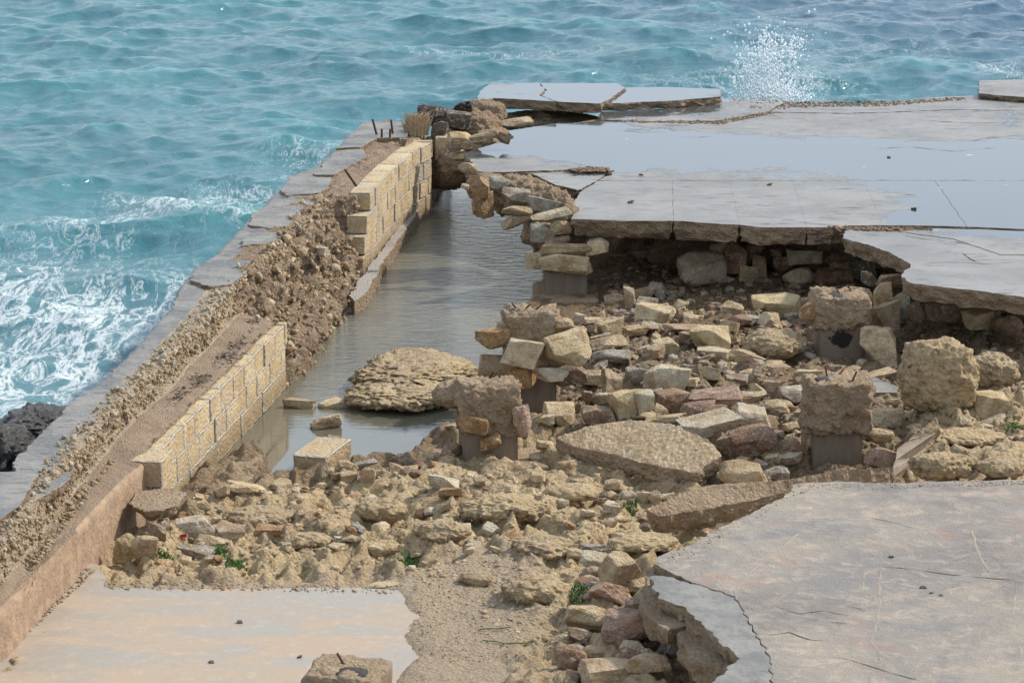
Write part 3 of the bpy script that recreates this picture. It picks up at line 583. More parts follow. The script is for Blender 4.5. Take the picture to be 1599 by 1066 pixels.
dslab([(722, 239), (731, 248), (744, 267), (764, 269), (902, 264.5), (958, 266), (938, 281.8), (1720, 281.8), (1720, 176), (1500, 172), (1330, 178), (1200, 176), (1120, 190), (1000, 190), (935, 189), (860, 194), (794, 204), (802, 216)], .75, .2, under=.02, rough=.07, jag=.045)
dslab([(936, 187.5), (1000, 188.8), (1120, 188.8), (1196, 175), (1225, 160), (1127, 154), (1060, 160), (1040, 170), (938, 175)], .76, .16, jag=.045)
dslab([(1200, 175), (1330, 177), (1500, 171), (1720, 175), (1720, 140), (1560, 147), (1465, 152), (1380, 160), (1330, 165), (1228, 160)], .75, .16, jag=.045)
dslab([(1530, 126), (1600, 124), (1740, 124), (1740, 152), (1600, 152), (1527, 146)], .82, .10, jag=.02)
# dark bedding just under the joints
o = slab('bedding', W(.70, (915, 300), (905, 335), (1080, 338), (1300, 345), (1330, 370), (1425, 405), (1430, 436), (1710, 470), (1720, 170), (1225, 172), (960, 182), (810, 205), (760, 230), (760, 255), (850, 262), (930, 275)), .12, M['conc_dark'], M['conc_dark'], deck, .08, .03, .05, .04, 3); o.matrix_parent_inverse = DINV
# raised far-left slabs over a hollow
upper = empty('raised_slab', (0, 31, .8), label='raised cracked wet slab overhanging a dark hollow at the far left corner of the deck', cat='broken slab')
UINV = Matrix.Translation((0, -31, -.8))
def uslab(pts, z, th, **kw):
    k = dict(step=.05, jag=.03, under=.02, rough=.05, rows=5, puddle=pud); k.update(kw)
    o = slab('slab_piece', W(z, *pts), th, M['deck'], M['conc_dark'], upper, **k); o.matrix_parent_inverse = UINV; return o
uslab([(742, 160), (750, 142), (766, 130), (842, 130), (850, 141), (842.5, 149), (869, 158.5), (826, 156), (770, 153)], .90, .12)
uslab([(843, 130), (962, 130), (977, 137), (951, 155), (937, 162), (871, 159), (844, 149), (852, 141)], .88, .12)
uslab([(979, 137), (1036, 136), (1125, 139), (1127, 151), (1040, 158), (940, 162), (954, 154)], .85, .09)

# foreground right slab
fore = empty('front_slab', (2, 17, .7), kind='structure', label='cracked grey and beige slab in the right foreground')
FINV = Matrix.Translation((-2, -17, -.7))
def fslab(pts, z=.70, th=.13, **kw):
    k = dict(step=.025, jag=.022, under=.03, rough=.03, rows=6, relief=.004); k.update(kw); tp = k.pop('top', M['slab'])
    o = slab('slab_piece', W(z, *pts), th, tp, M['conc_head'], fore, **k); o.matrix_parent_inverse = FINV; return o
# pieces meet along fine cracks
fslab([(1240, 755), (1300, 752), (1400, 754), (1600, 748), (1760, 748), (1760, 1150), (1240, 1150), (1210, 1066), (1195, 1010), (1168, 965), (1147.5, 930.5), (1090, 912), (1022, 880), (1025, 868), (1080, 850), (1125, 823), (1160, 808), (1200, 787), (1232, 772)], jag=.032)
fslab([(1018, 900), (1040, 898), (1090, 913.5), (1147, 931.5), (1167, 966), (1194, 1011), (1209, 1067), (1239, 1150), (1120, 1150), (1118, 1066), (1152, 1026), (1120, 998), (1090, 962), (1068, 948), (1032, 934)], .695, .1, rough=.03, jag=.045, top=M['tongue'])
in_f = lambda o: setattr(o, 'matrix_parent_inverse', FINV)
o = slab('bedding', W(.64, (1012, 885), (1130, 830), (1240, 775), (1300, 765), (1740, 765), (1740, 1150), (1135, 1150), (1140, 1060), (1165, 1030), (1120, 1000), (1060, 955), (1010, 930)), .12, M['conc'], M['conc'], fore, .03, .05, -.02, .05, 5); in_f(o)
def strip(name, pts, z, wd, ht, mat, sd):      # a wandering screed ridge, or a flat dark strip painting a crack's shaded recess
    P = [np.array(at_z(a, b, z)) for a, b in pts]; Q = []
    for a, b in zip(P[:-1], P[1:]):
        n = max(2, int(np.linalg.norm(b-a)/.02)); Q += [a+(b-a)*t/n for t in range(n)]
    Q = np.array(Q+[P[-1]]); k_ = np.arange(len(Q))*.02; Q[:, 0] += .03*fbm(k_*2.5, sd, 0, 4, .6); Q[:, 1] += .05*fbm(k_*2.5, sd+50, 0, 4, .6)
    T = np.gradient(Q, axis=0); T /= np.maximum(np.linalg.norm(T, axis=1), 1e-6)[:, None]; N = np.stack([-T[:, 1], T[:, 0], 0*T[:, 0]], 1); w_ = wd*np.clip(.45+1.1*fbm(k_*7, sd+9, 0, 3), .12, 1.5)*np.minimum(1, np.minimum(k_, k_[::-1])*8+.05)
    V_ = np.stack([Q-N*w_[:, None], Q+np.array([0, 0, 1])*(ht*np.clip(w_/wd, .3, 1))[:, None], Q+N*w_[:, None]], 1).reshape(-1, 3)
    me = mesh_np(name, V_, grid_faces(len(Q), 3)); o = link(name, me, fore if z < .72 else deck, (M[mat],)); o.matrix_parent_inverse = FINV if z < .72 else DINV; return o
M['ridge'] = m_plain('screed_ridge', (.36, .295, .23), .9, (.27, .225, .18), 30, .005, .2)
for k_, (nm, z_, wd, ht, mt, pl) in enumerate((
    ('ridge', .701, .012, .008, 'ridge', [(1140, 930), (1165, 900), (1215, 862), (1255, 823)]), ('crack', .7035, .005, .001, 'black', [(1345, 806), (1400, 817), (1452, 829)]),
    ('ridge', .701, .013, .008, 'ridge', [(1512, 800), (1522, 845), (1528, 860), (1545, 893)]), ('crack', .7035, .008, .001, 'black', [(1375, 884), (1440, 890), (1510, 899), (1586, 905)]),
    ('ridge', .701, .012, .007, 'ridge', [(1380, 881), (1440, 887), (1510, 896), (1588, 902)]), ('ridge', .701, .010, .006, 'ridge', [(1587, 904), (1584, 950), (1596, 1033)]),
    ('ridge', .701, .013, .008, 'ridge', [(1345, 925), (1350, 895), (1375, 888)]), ('ridge', .701, .012, .007, 'ridge', [(1375, 888), (1372, 960), (1362, 1000), (1380, 1040)]),
    ('crack', .7035, .006, .001, 'black', [(1160, 988), (1200, 992), (1228, 986), (1262, 996), (1300, 1000)]), ('crack', .7035, .006, .001, 'black', [(1265, 968), (1300, 972), (1332, 975)]),
    ('crack', .7035, .007, .001, 'black', [(1300, 1023), (1350, 1036), (1400, 1052), (1450, 1066)]), ('crack', .7035, .012, .001, 'black', [(1320, 946), (1338, 949), (1352, 955)]),
    ('crack', .7035, .005, .001, 'black', [(1212, 945), (1250, 958), (1290, 952), (1335, 962)]), ('ridge', .701, .011, .007, 'ridge', [(1200, 948), (1222, 930), (1240, 920)]),
    ('crack', .749, .010, .001, 'black', [(1408, 366), (1440, 372), (1480, 376), (1540, 386), (1599, 388)]), ('crack', .749, .010, .001, 'black', [(1502, 394), (1518, 405), (1530, 411)]),
    ('crack', .749, .008, .001, 'black', [(1440, 412), (1480, 409), (1540, 412), (1600, 408)]), ('crack', .754, .012, .001, 'black', [(960, 203), (1000, 206), (1040, 205)]),
    ('crack', .754, .012, .001, 'black', [(1060, 213), (1090, 214), (1120, 211)]), ('crack', .754, .010, .001, 'black', [(1100, 186), (1150, 180), (1185, 186), (1230, 184)]),
    ('crack', .754, .010, .001, 'black', [(1230, 166), (1300, 172), (1400, 170)]), ('crack', .754, .010, .001, 'black', [(1180, 350), (1250, 348), (1310, 351)]), ('crack', .754, .012, .001, 'black', [(1360, 232), (1420, 229), (1490, 236), (1560, 230)]),
    ('crack', .754, .010, .001, 'black', [(1440, 188), (1520, 192), (1600, 190)]), ('crack', .754, .009, .001, 'black', [(1500, 222), (1540, 216), (1600, 210)]))):
    strip(nm, pl, z_, wd, ht, mt, 3.3*k_)
PEB = []
for k_, (px, py, z_) in enumerate(((1441, 918, .70), (1470, 930, .70), (1455, 926, .70), (1392, 870, .70), (1388, 246, .75), (952, 273, .75), (1202, 289, .75), (1001, 274, .75), (1427, 327, .75), (985, 317, .75), (375, 972, .21), (330, 1034, .21), (468, 1026, .21))):
    PEB.append((px, py, z_))
# two broken lumps of the slab edge below the grey piece
exec_slabs = [
 ('thick pale broken edge lump just under the grey tongue of the front slab', W(.60, (1008, 925), (1030, 938), (1070, 955), (1075, 975), (1050, 985), (1010, 962), (1000, 940)), .12),
 ('thick pale broken edge lump hanging lowest under the grey tongue of the front slab', W(.58, (1066, 960), (1100, 985), (1140, 1025), (1130, 1045), (1085, 1030), (1062, 1000)), .13)]
for lb, pts, th in exec_slabs:
    slab('slab_fragment', pts, th, M['conc'], M['conc_head'], None, .022, .03, .02, .05, 5, label=lb, cat='broken slab')

# leaning plates
def zpts(*p): return [at_z(a, b, z) for a, b, z in p]
slab('broken_slab', zpts((868, 684, .22), (920, 664, .32), (985, 656, .38), (1045, 662, .40), (1112, 690, .36), (1127, 712, .30), (1090, 738, .20), (1040, 731, .19), (950, 708, .19), (895, 697, .20)), .12, M['sunlit_platetop'], M['conc'], None, .02, .025, .02, .035, 7,
     relief=.016, label='large tilted pebbly slab lying upside down in the middle of the rubble', cat='broken slab')
slab('broken_slab', zpts((1008, 796, .40), (1060, 772, .45), (1110, 756, .47), (1235, 748, .50), (1300, 735, .52), (1385, 730, .52), (1396, 744, .45), (1300, 752, .45), (1220, 770, .42), (1120, 792, .38), (1030, 806, .36)), .13, M['conc_head'], M['conc_head'], None, .022, .022, .03, .035, 6,
     relief=.012, label='long thin broken plate leaning against the back edge of the front slab', cat='broken slab')
slab('broken_slab', zpts((1392, 745, .22), (1402, 700, .32), (1445, 668, .40), (1462, 650, .46), (1468, 668, .36), (1440, 705, .24), (1412, 742, .14)), .07, M['column'], M['conc_head'], None, .025, .02, .01, .02, 4,
     label='dark wet plate tipped on edge between the front right pier and the pale boulder', cat='broken slab')
slab('broken_slab', zpts((1325, 600, .17), (1365, 588, .18), (1402, 605, .15), (1400, 613, .12), (1360, 612, .14)), .08, M['cap'], M['conc_head'], None, .025, .015, .01, .015, 4,
     label='small slate grey plate lying flat behind the front right pier', cat='broken slab')
slab('broken_slab', zpts((930, 662, .14), (1040, 658, .14), (1075, 668, .12), (1060, 690, .08), (950, 690, .08)), .06, M['mortar'], M['conc_head'], None, .03, .02, .01, .02, 3,
     label='thin pale plate showing behind the large tilted pebbly slab', cat='broken slab')

# ------------------------------------------------------------------ stones
def stone_proto(kind, seed):
    rs = np.random.default_rng(seed); bm = bmesh.new(); bmesh.ops.create_cube(bm, size=1)
    def cut(n, d):
        r = bmesh.ops.bisect_plane(bm, geom=bm.verts[:]+bm.edges[:]+bm.faces[:], plane_co=Vector(n)*d, plane_no=Vector(n), clear_outer=True)
        es = [e for e in bm.edges if e.is_boundary]
        if es: bmesh.ops.holes_fill(bm, edges=es)
    for v in bm.verts: v.co += Vector(rs.uniform(-.14, .14, 3))
    ncut = {'b': 4, 'c': 8, 'f': 5, 'r': 13}[kind]
    for i in range(ncut):
        n = rs.normal(size=3); n /= np.linalg.norm(n); d = {'b': .56, 'c': .39, 'f': .46, 'r': .44}[kind]*rs.uniform(.9, 1.15)
        if kind == 'f': n[2] *= .5; n /= np.linalg.norm(n)
        cut(n, d)
    bmesh.ops.remove_doubles(bm, verts=bm.verts[:], dist=.02)
    bmesh.ops.bevel(bm, geom=bm.edges[:], offset={'b': .022, 'c': .014, 'f': .018, 'r': .05}[kind], segments=1, affect='EDGES')
    bmesh.ops.triangulate(bm, faces=bm.faces[:])
    for q in range(2):
        es = [e for e in bm.edges if e.calc_length() > (.22, .13)[q]]; bmesh.ops.subdivide_edges(bm, edges=es, cuts=1); bmesh.ops.triangulate(bm, faces=[f for f in bm.faces if len(f.verts) > 3])
    bm.normal_update(); co = np.array([v.co for v in bm.verts]); no = np.array([v.normal for v in bm.verts]); o = rs.uniform(0, 50)
    d = .05*fbm(co[:, 0]*3+o, co[:, 1]*3, co[:, 2]*3, 4, .6)+.03*ridged(co[:, 0]*5+o, co[:, 1]*5, co[:, 2]*5, 3)*(kind != 'b')
    co += no*d[:, None]; co -= (co.max(0)+co.min(0))/2; co /= (co.max(0)-co.min(0))
    for v, c in zip(bm.verts, co): v.co = c
    me = bpy.data.meshes.new('stone'); bm.to_mesh(me); bm.free(); me.materials.append(M['stone']); return me
SP = {k: [stone_proto(k, 100*i+j) for j in range(9)] for i, k in enumerate('bcfr')}
COL = {'cream': (.56, .45, .28), 'tan': (.45, .345, .215), 'grey': (.33, .30, .25), 'rust': (.29, .18, .12), 'brown': (.27, .19, .125), 'pale': (.53, .46, .34), 'orange': (.38, .235, .11), 'dark': (.15, .125, .10), 'pink': (.36, .24, .18), 'black': (.03, .027, .024)}
CN = {'cream': 'yellowish', 'tan': 'tan', 'grey': 'grey', 'rust': 'rust red', 'brown': 'brown', 'pale': 'pale', 'orange': 'orange', 'dark': 'dark', 'pink': 'pinkish', 'black': 'black'}
placed = []
def put_stone(px, py, w, h, kind, colr, D=None, label=None, rz=None, tilt=0., name='stone', cat='stone', group=None, me=None):
    if D is None: base = hit(px, py+h/2-1); s = scale_at(base); dep = min(.8*w, 1.3*max(w*.5, h))/s
    else: base = at_y(px, py, D); s = scale_at(base); dep = .75*min(w, 1.5*h)/s
    w *= 1.08; h *= 1.06
    Wd = w/s; hz = max((h/s-dep*.2)/.98, .35*h/s)
    o = bpy.data.objects.new(name, me or random.choice(SP[kind])); col.objects.link(o)
    if D is None: o.location = (base[0], base[1]+dep*.38, base[2]+hz*.42)
    else: o.location = tuple(base)
    o.scale = (Wd*1.03, dep, hz*1.06)
    if rz is None: rz = random.uniform(-.5, .5) + (math.pi if random.random() < .5 else 0)
    o.rotation_euler = (random.uniform(-.16, .16), random.uniform(-.2, .2)+tilt, rz)
    c = COL[colr]; f = random.uniform(.9, 1.12); o.color = (c[0]*f, c[1]*f, c[2]*f*random.uniform(.93, 1.05), 1)
    tag(o, label, cat, group); placed.append((o.location[0], o.location[1], max(Wd, dep)/2)); return o
DA, DB, DC, DD, DE = [at_z(*p)[1] for p in ((762, 728, .0), (838, 645, -.02), (885, 465, .0), (1312, 568, .0), (1307, 727, .0))]
US = DC+.55
HS = [
 # canal pier (C)
 ('A', 430, 248, 75, 85, 'b', 'cream', DC, 'small squared yellow stone jutting out on the left of the canal pier'),
 ('A', 580, 255, 260, 110, 'b', 'cream', DC-.05, 'long tapered yellow stone laid across the top of the canal pier'),
 ('A', 590, 190, 240, 60, 'f', 'tan', DC, 'thin tilted stone above the long tapered one on the canal pier'),
 ('A', 755, 177, 100, 90, 'b', 'cream', DC, 'squared yellow block overhanging the right side of the canal pier'),
 ('A', 545, 148, 130, 40, 'f', 'brown', DC+.08, 'flat brown fragment on the very top of the canal pier'),
 # pier B stones
 ('A', 225, 640, 150, 130, 'c', 'orange', DB-.1, 'orange stained stone jutting left over the pool from the stone clad pier'),
 ('A', 272, 580, 55, 55, 'b', 'cream', DB, 'small yellow cube wedged above the stone that juts over the pool'),
 ('A', 380, 712, 182, 158, 'b', 'cream', DB-.28, 'squared cream block at the front of the stone clad pier, under its concrete head'),
 ('A', 615, 690, 215, 165, 'c', 'cream', DB-.25, 'large angular cream stone at the right front of the stone clad pier'),
 ('A', 580, 580, 105, 90, 'r', 'tan', DB-.05, 'rounded tan stone beside the concrete head of the stone clad pier'),
 ('A', 350, 832, 156, 125, 'b', 'orange', DB-.2, 'square orange stone low on the front of the stone clad pier'),
 ('A', 515, 820, 162, 88, 'c', 'pale', DB-.3, 'pale wedge stone poking forward under the cream stones of the clad pier'),
 ('A', 225, 785, 135, 140, 'b', 'tan', DB, 'tan stone under the orange one at the water side of the clad pier'),
 ('A', 615, 815, 155, 120, 'c', 'brown', DB-.05, 'brown stone under the large angular cream stone of the clad pier'),
 ('A', 655, 620, 90, 90, 'c', 'tan', DB+.05, 'tan stone leaning on the right shoulder of the clad pier'),
 # open rubble right of the canal
 ('A', 1050, 520, 200, 138, 'b', 'cream', None, 'large squared yellow block lying alone in front of the cave under the deck'),
 ('A', 818, 590, 146, 116, 'c', 'cream', None, 'angular yellow stone on the ground right of the clad pier'),
 ('A', 1325, 635, 190, 152, 'c', 'cream', None, 'tall sloping yellow stone left of the pair of low flat cream stones'),
 ('A', 915, 432, 56, 116, 'b', 'tan', None, 'narrow upright tan stone leaning by the cave floor'),
 ('A', 985, 415, 95, 76, 'c', 'tan', None, 'tan stone right of the narrow upright one by the cave floor'),
 ('A', 838, 440, 92, 60, 'f', 'tan', None, 'flat tan stone propped left of the narrow upright one'),
 ('A', 1060, 395, 82, 80, 'c', 'grey', None, 'greyish stone at the mouth of the cave under the deck'),
 ('A', 733, 552, 92, 42, 'f', 'cream', None, 'small yellow slab of stone in front of the canal pier footing'),
 ('A', 660, 540, 62, 52, 'r', 'pale', None, 'small rounded pale stone in front of the canal pier footing'),
 ('A', 698, 598, 112, 50, 'b', 'brown', None, 'low brown block between the clad pier and the angular yellow stone'),
 ('A', 945, 605, 122, 72, 'f', 'tan', None, 'flat tan stone in front of the large squared yellow block'),
 ('A', 1095, 675, 132, 92, 'c', 'cream', None, 'pointed cream stone left of the tall sloping yellow stone'),
 ('A', 800, 670, 192, 92, 'c', 'tan', None, 'long tan stone just right of the clad pier'),
 ('A', 820, 735, 195, 98, 'r', 'grey', None, 'pitted grey brown stone below the long tan stone by the clad pier'),
 ('A', 1440, 490, 112, 72, 'c', 'tan', None, 'tan wedge stone beyond the tall sloping yellow stone'),
 ('A', 1340, 715, 160, 82, 'f', 'pale', None, 'flat pale stone at the foot of the tall sloping yellow stone'),
 ('A', 1210, 590, 230, 62, 'f', 'tan', None, 'long flat tan stone propped up behind the pointed cream stone'),
 ('A', 1210, 645, 82, 90, 'f', 'brown', None, 'slanting brown stone under the long flat propped stone'),
 ('A', 1100, 835, 190, 152, 'c', 'pale', None, 'big pale stone with rusty top in the middle of the rubble'),
 ('A', 1130, 955, 192, 132, 'b', 'rust', None, 'block with a rusty red top face right of the twin cream stones'),
 ('A', 885, 975, 112, 165, 'b', 'cream', None, 'upright cream block, left of the twin cream stones above the tilted slab'),
 ('A', 985, 950, 112, 130, 'b', 'pale', None, 'upright pale block, right of the twin cream stones above the tilted slab'),
 ('A', 820, 870, 92, 162, 'c', 'tan', None, 'tall pointed tan stone behind the twin cream stones'),
 ('A', 765, 950, 152, 102, 'c', 'pale', None, 'pale stone with rusty patches left of the twin cream stones'),
 ('A', 720, 845, 172, 102, 'c', 'tan', None, 'long rough tan stone left of the tall pointed one'),
 ('A', 565, 1020, 150, 125, 'c', 'cream', None, 'cream stone shaped like a tent left of the large tilted slab'),
 ('A', 500, 1050, 100, 80, 'c', 'cream', None, 'low cream stone leaning against the tent shaped stone'),
 ('A', 755, 1025, 165, 92, 'b', 'brown', None, 'low brown block in front of the pale rusty patched stone'),
 ('A', 1350, 935, 250, 82, 'f', 'pink', None, 'long pinkish flat stone right of the rusty topped block'),
 ('A', 1265, 1015, 162, 110, 'c', 'rust', None, 'dark red stone wedged under the long pinkish flat stone'),
 ('A', 950, 835, 112, 122, 'r', 'grey', None, 'rounded grey stone behind the big pale rusty stone'),
 ('A', 698, 942, 62, 82, 'c', 'pink', None, 'small pinkish stone left of the pale rusty patched one'),
 # cave and rubble wall under the deck
 ('A', 1280, 298, 215, 185, 'r', 'pale', US-.1, 'largest round boulder under the deck edge at the right of the cave'),
 ('A', 1370, 180, 90, 60, 'c', 'tan', US+.1, 'small tan stone on top of the largest round boulder'),
 ('A', 1000, 208, 110, 50, 'b', 'brown', US+.5, 'brown stone high on the back wall of the cave'),
 ('A', 800, 355, 190, 60, 'b', 'dark', US+.1, 'long dark stone lying at the back of the cave floor'),
 ('B', 375, 232, 170, 90, 'b', 'pale', US, 'wide pale block high in the rubble wall just under the deck'),
 ('B', 355, 330, 145, 106, 'r', 'cream', US-.08, 'rounded yellow stone beneath the wide pale block in the rubble wall'),
 ('B', 522, 325, 192, 92, 'b', 'rust', US-.05, 'long reddish brown block right of the rounded yellow stone'),
 ('B', 555, 275, 95, 52, 'c', 'rust', US, 'small red stone sitting on the long reddish brown block'),
 ('B', 660, 290, 122, 112, 'c', 'dark', US+.02, 'dark grey stone in the rubble wall below the deck corner'),
 ('B', 500, 232, 110, 60, 'c', 'brown', US+.1, 'brown stone right of the wide pale block'),
 ('B', 485, 412, 245, 112, 'c', 'tan', US-.2, 'broad tan stone behind the pier with the black stain'),
 ('B', 88, 325, 88, 112, 'c', 'cream', US-.05, 'yellow stone standing beside the narrow upright slab in the rubble wall'),
 ('B', 155, 290, 66, 142, 'b', 'tan', US, 'narrow upright tan stone in the rubble wall'),
 ('B', 195, 378, 132, 112, 'c', 'brown', US-.1, 'slanting purple brown stone in the rubble wall'),
 ('B', 30, 240, 112, 155, 'c', 'rust', US+.03, 'reddish stone against the right side of the largest round boulder'),
 ('B', 232, 210, 52, 52, 'c', 'brown', US+.05, 'small brown stone left of the wide pale block'),
 ('B', 262, 258, 85, 82, 'c', 'rust', US+.05, 'dull red stone under the left end of the wide pale block'),
 ('B', 120, 190, 90, 60, 'c', 'rust', US+.15, 'red stone tucked right under the deck near the round boulder'),
 ('B', 105, 240, 70, 80, 'c', 'brown', US+.15, 'brown stone behind the narrow upright one'),
 ('B', 270, 395, 62, 66, 'c', 'tan', US-.1, 'small tan stone under the rounded yellow stone'),
 ('B', 325, 412, 72, 82, 'c', 'tan', US-.12, 'tan stone left of the broad one behind the stained pier'),
 ('B', 240, 480, 228, 138, 'b', 'cream', None, 'large cream block with a flat top left of the stained pier'),
 ('B', 45, 555, 112, 82, 'r', 'brown', None, 'rounded brown stone left of the large cream block'),
 ('B', 25, 490, 72, 62, 'c', 'tan', None, 'small tan stone just above the rounded brown one'),
 ('B', 770, 670, 180, 205, 'c', 'cream', None, 'tall cream stone standing close right of the stained pier'),
 ('B', 790, 530, 155, 155, 'c', 'tan', DD+.5, 'sloping tan stone above the tall cream one by the stained pier'),
 ('B', 770, 430, 92, 142, 'b', 'tan', DD+.75, 'upright tan block under the deck corner'),
 ('B', 862, 480, 102, 145, 'c', 'grey', DD+.65, 'blue grey stone under the deck corner'),
 ('B', 800, 350, 135, 95, 'c', 'brown', DD+1.0, 'brown lump hanging just below the deck corner'),
 ('B', 655, 415, 125, 75, 'c', 'tan', DD+.9, 'tan stone right above the stained pier'),
 ('B', 695, 340, 90, 80, 'c', 'dark', DD+1.05, 'dark stone in the gap above the stained pier'),
 ('B', 930, 510, 90, 110, 'c', 'brown', DD+.6, 'brown stone right of the blue grey one under the deck corner'),
 ('B', 1080, 510, 205, 112, 'b', 'brown', DD+.55, 'wide brown block under the deck edge above the great boulder'),
 ('B', 1255, 545, 142, 106, 'b', 'cream', DD+.35, 'cream block under the deck edge right of the great boulder'),
 ('B', 1395, 578, 146, 122, 'r', 'brown', DD+.3, 'round brown stone under the deck edge near the right border'),
 ('B', 1475, 650, 70, 95, 'c', 'rust', DD+.1, 'rust red stone at the right border under the deck'),
 ('B', 1480, 540, 80, 90, 'c', 'dark', DD+.5, 'dark stone at the right border, higher under the deck'),
 ('B', 408, 500, 105, 92, 'c', 'orange', DD+.05, 'orange stone against the left side of the stained pier head'),
 ('B', 85, 735, 205, 90, 'c', 'cream', None, 'low flat cream stone, larger of the pair in the middle right rubble'),
 ('B', 415, 830, 172, 102, 'c', 'cream', None, 'yellow wedge stone resting behind the front right pier'),
 ('B', 545, 800, 75, 52, 'f', 'brown', None, 'small brown flat stone right of the yellow wedge stone'),
 ('B', 745, 828, 200, 56, 'f', 'cream', None, 'long thin cream stone in front of the stained pier'),
 ('B', 372, 705, 46, 38, 'b', 'grey', None, 'tiny grey cube on bare rock left of the stained pier'),
 ('B', 1310, 980, 190, 160, 'b', 'cream', None, 'squared yellow block perched on the pale rocks near the right border'),
 ('B', 1290, 1062, 200, 70, 'f', 'pale', None, 'flat pale stone under the perched yellow block'),
 ('B', 240, 985, 152, 92, 'r', 'tan', None, 'rounded tan stone left of the front right pier head'),
 ('B', 330, 930, 122, 112, 'c', 'pale', None, 'pale stone beside the front right pier head'),
 ('B', 220, 880, 92, 62, 'c', 'tan', None, 'small tan stone beyond the pale one beside the front right pier'),
 ('B', 1440, 800, 135, 125, 'c', 'brown', None, 'brown rock at the right border level with the great boulder'),
 # centre and front
 ('C', 1090, 405, 240, 165, 'c', 'rust', None, 'brick red angular stone right of the large tilted slab'),
 ('C', 870, 330, 280, 100, 'b', 'pale', None, 'long pale mortar lump pointing at the brick red stone'),
 ('C', 1095, 300, 190, 120, 'c', 'pale', None, 'pale pitted stone above the brick red stone'),
 ('C', 870, 190, 190, 92, 'b', 'pink', None, 'pink and brown block above the long pale mortar lump'),
 ('C', 1050, 195, 230, 72, 'f', 'pale', None, 'flat pale stone right of the pink and brown block'),
 ('C', 1205, 245, 152, 96, 'r', 'cream', None, 'rounded cream stone above the small rubble left of the front right pier'),
 ('C', 880, 262, 150, 72, 'f', 'brown', None, 'thin brown plate under the pink and brown block'),
 ('C', 800, 280, 152, 92, 'c', 'rust', None, 'dark red wedge left of the thin brown plate'),
 ('C', 640, 305, 200, 62, 'f', 'tan', None, 'flat tan stone behind the back edge of the tilted slab'),
 ('C', 540, 295, 102, 62, 'c', 'cream', None, 'small cream stone below the twin cream stones'),
 ('C', 1235, 505, 172, 72, 'f', 'pale', None, 'flat pale greenish stone left of the front right pier foot'),
 ('C', 1205, 580, 122, 92, 'r', 'grey', None, 'grey rounded stone below the flat pale greenish one'),
 ('C', 1040, 570, 240, 150, 'r', 'tan', None, 'broad tan hump right of the tilted slab corner'),
 ('C', 1130, 600, 90, 80, 'c', 'brown', None, 'small brown wedge in front of the broad tan hump'),
 ('C', 900, 600, 95, 82, 'b', 'grey', None, 'grey green block just right of the tilted slab corner'),
 ('C', 1362, 405, 66, 115, 'b', 'cream', None, 'cream stone pressed against the left side of the front right pier'),
 ('C', 1310, 455, 82, 72, 'c', 'pink', None, 'pinkish stone near the left foot of the front right pier'),
 ('C', 1200, 388, 85, 62, 'c', 'brown', None, 'small brown stone right of the brick red one'),
 ('C', 1258, 430, 62, 62, 'c', 'tan', None, 'small tan stone in the gap right of the brick red one'),
 ('C', 1300, 338, 122, 52, 'f', 'tan', None, 'thin tan stone left of the front right pier'),
 ('C', 965, 430, 130, 150, 'c', 'brown', None, 'dark brown stone between the tilted slab and the brick red stone'),
 ('C', 460, 700, 74, 72, 'r', 'pale', None, 'leftmost of the four egg like stones in front of the tilted slab'),
 ('C', 522, 702, 72, 80, 'r', 'pale', None, 'second of the four egg like stones in front of the tilted slab'),
 ('C', 588, 700, 66, 82, 'r', 'tan', None, 'third and tallest of the four egg like stones in front of the tilted slab'),
 ('C', 645, 700, 74, 52, 'r', 'pale', None, 'rightmost of the four egg like stones in front of the tilted slab'),
 ('C', 375, 748, 84, 62, 'c', 'pale', None, 'small pale pointed stone beside the green weed in front of the tilted slab'),
 ('C', 825, 815, 152, 92, 'c', 'rust', None, 'red brown stone in the dark gap under the long thin plate'),
 ('C', 380, 640, 90, 70, 'r', 'tan', None, 'rounded tan stone in the shade of the tilted slab'),
 ('C', 35, 440, 92, 62, 'r', 'cream', None, 'small cream stone at the left tip of the tilted slab'),
 ('C', 150, 540, 95, 55, 'r', 'tan', None, 'tan stone beneath the left tip of the tilted slab'),
 ('D', 640, 445, 160, 110, 'r', 'cream', None, 'rounded yellow stone tight against the right of the front right pier'),
 ('D', 675, 340, 185, 135, 'c', 'cream', None, 'larger yellow stone behind the rounded one at the front right pier'),
 ('D', 650, 565, 165, 130, 'c', 'pink', None, 'mauve stone at the right foot of the front right pier'),
 ('D', 720, 252, 72, 52, 'r', 'tan', None, 'small tan pebble beneath the slate grey plate'),
 ('E', 268, 160, 138, 92, 'c', 'pale', None, 'pale greenish stone in front of the near pier footing'),
 ('E', 295, 198, 100, 62, 'c', 'orange', None, 'orange stone touching the pale greenish one in front of the near pier'),
 ('E', 410, 590, 152, 78, 'r', 'tan', None, 'lone tan stone on the silty apron'),
 ('E', 868, 485, 78, 68, 'r', 'cream', None, 'yellow stone left of the stack of three in front of the front slab'),
 ('E', 960, 458, 132, 62, 'r', 'grey', None, 'grey top stone of the stack of three near the front slab'),
 ('E', 962, 512, 132, 78, 'r', 'pale', None, 'cream middle stone of the stack of three near the front slab'),
 ('E', 965, 568, 112, 72, 'r', 'tan', None, 'tan bottom stone of the stack of three near the front slab'),
 ('E', 1072, 540, 165, 165, 'c', 'tan', None, 'big leaning tan stone right of the stack of three'),
 ('E', 1020, 660, 170, 120, 'c', 'pink', None, 'long slanting pinkish stone left of the grey tongue of the front slab'),
 ('E', 1150, 640, 130, 110, 'c', 'tan', None, 'tan stone against the left point of the front slab'),
 ('E', 855, 965, 132, 132, 'r', 'rust', None, 'orange red boulder at the lower left of the near rubble pile'),
 ('E', 970, 930, 130, 80, 'r', 'tan', None, 'tan stone right of the orange red boulder'),
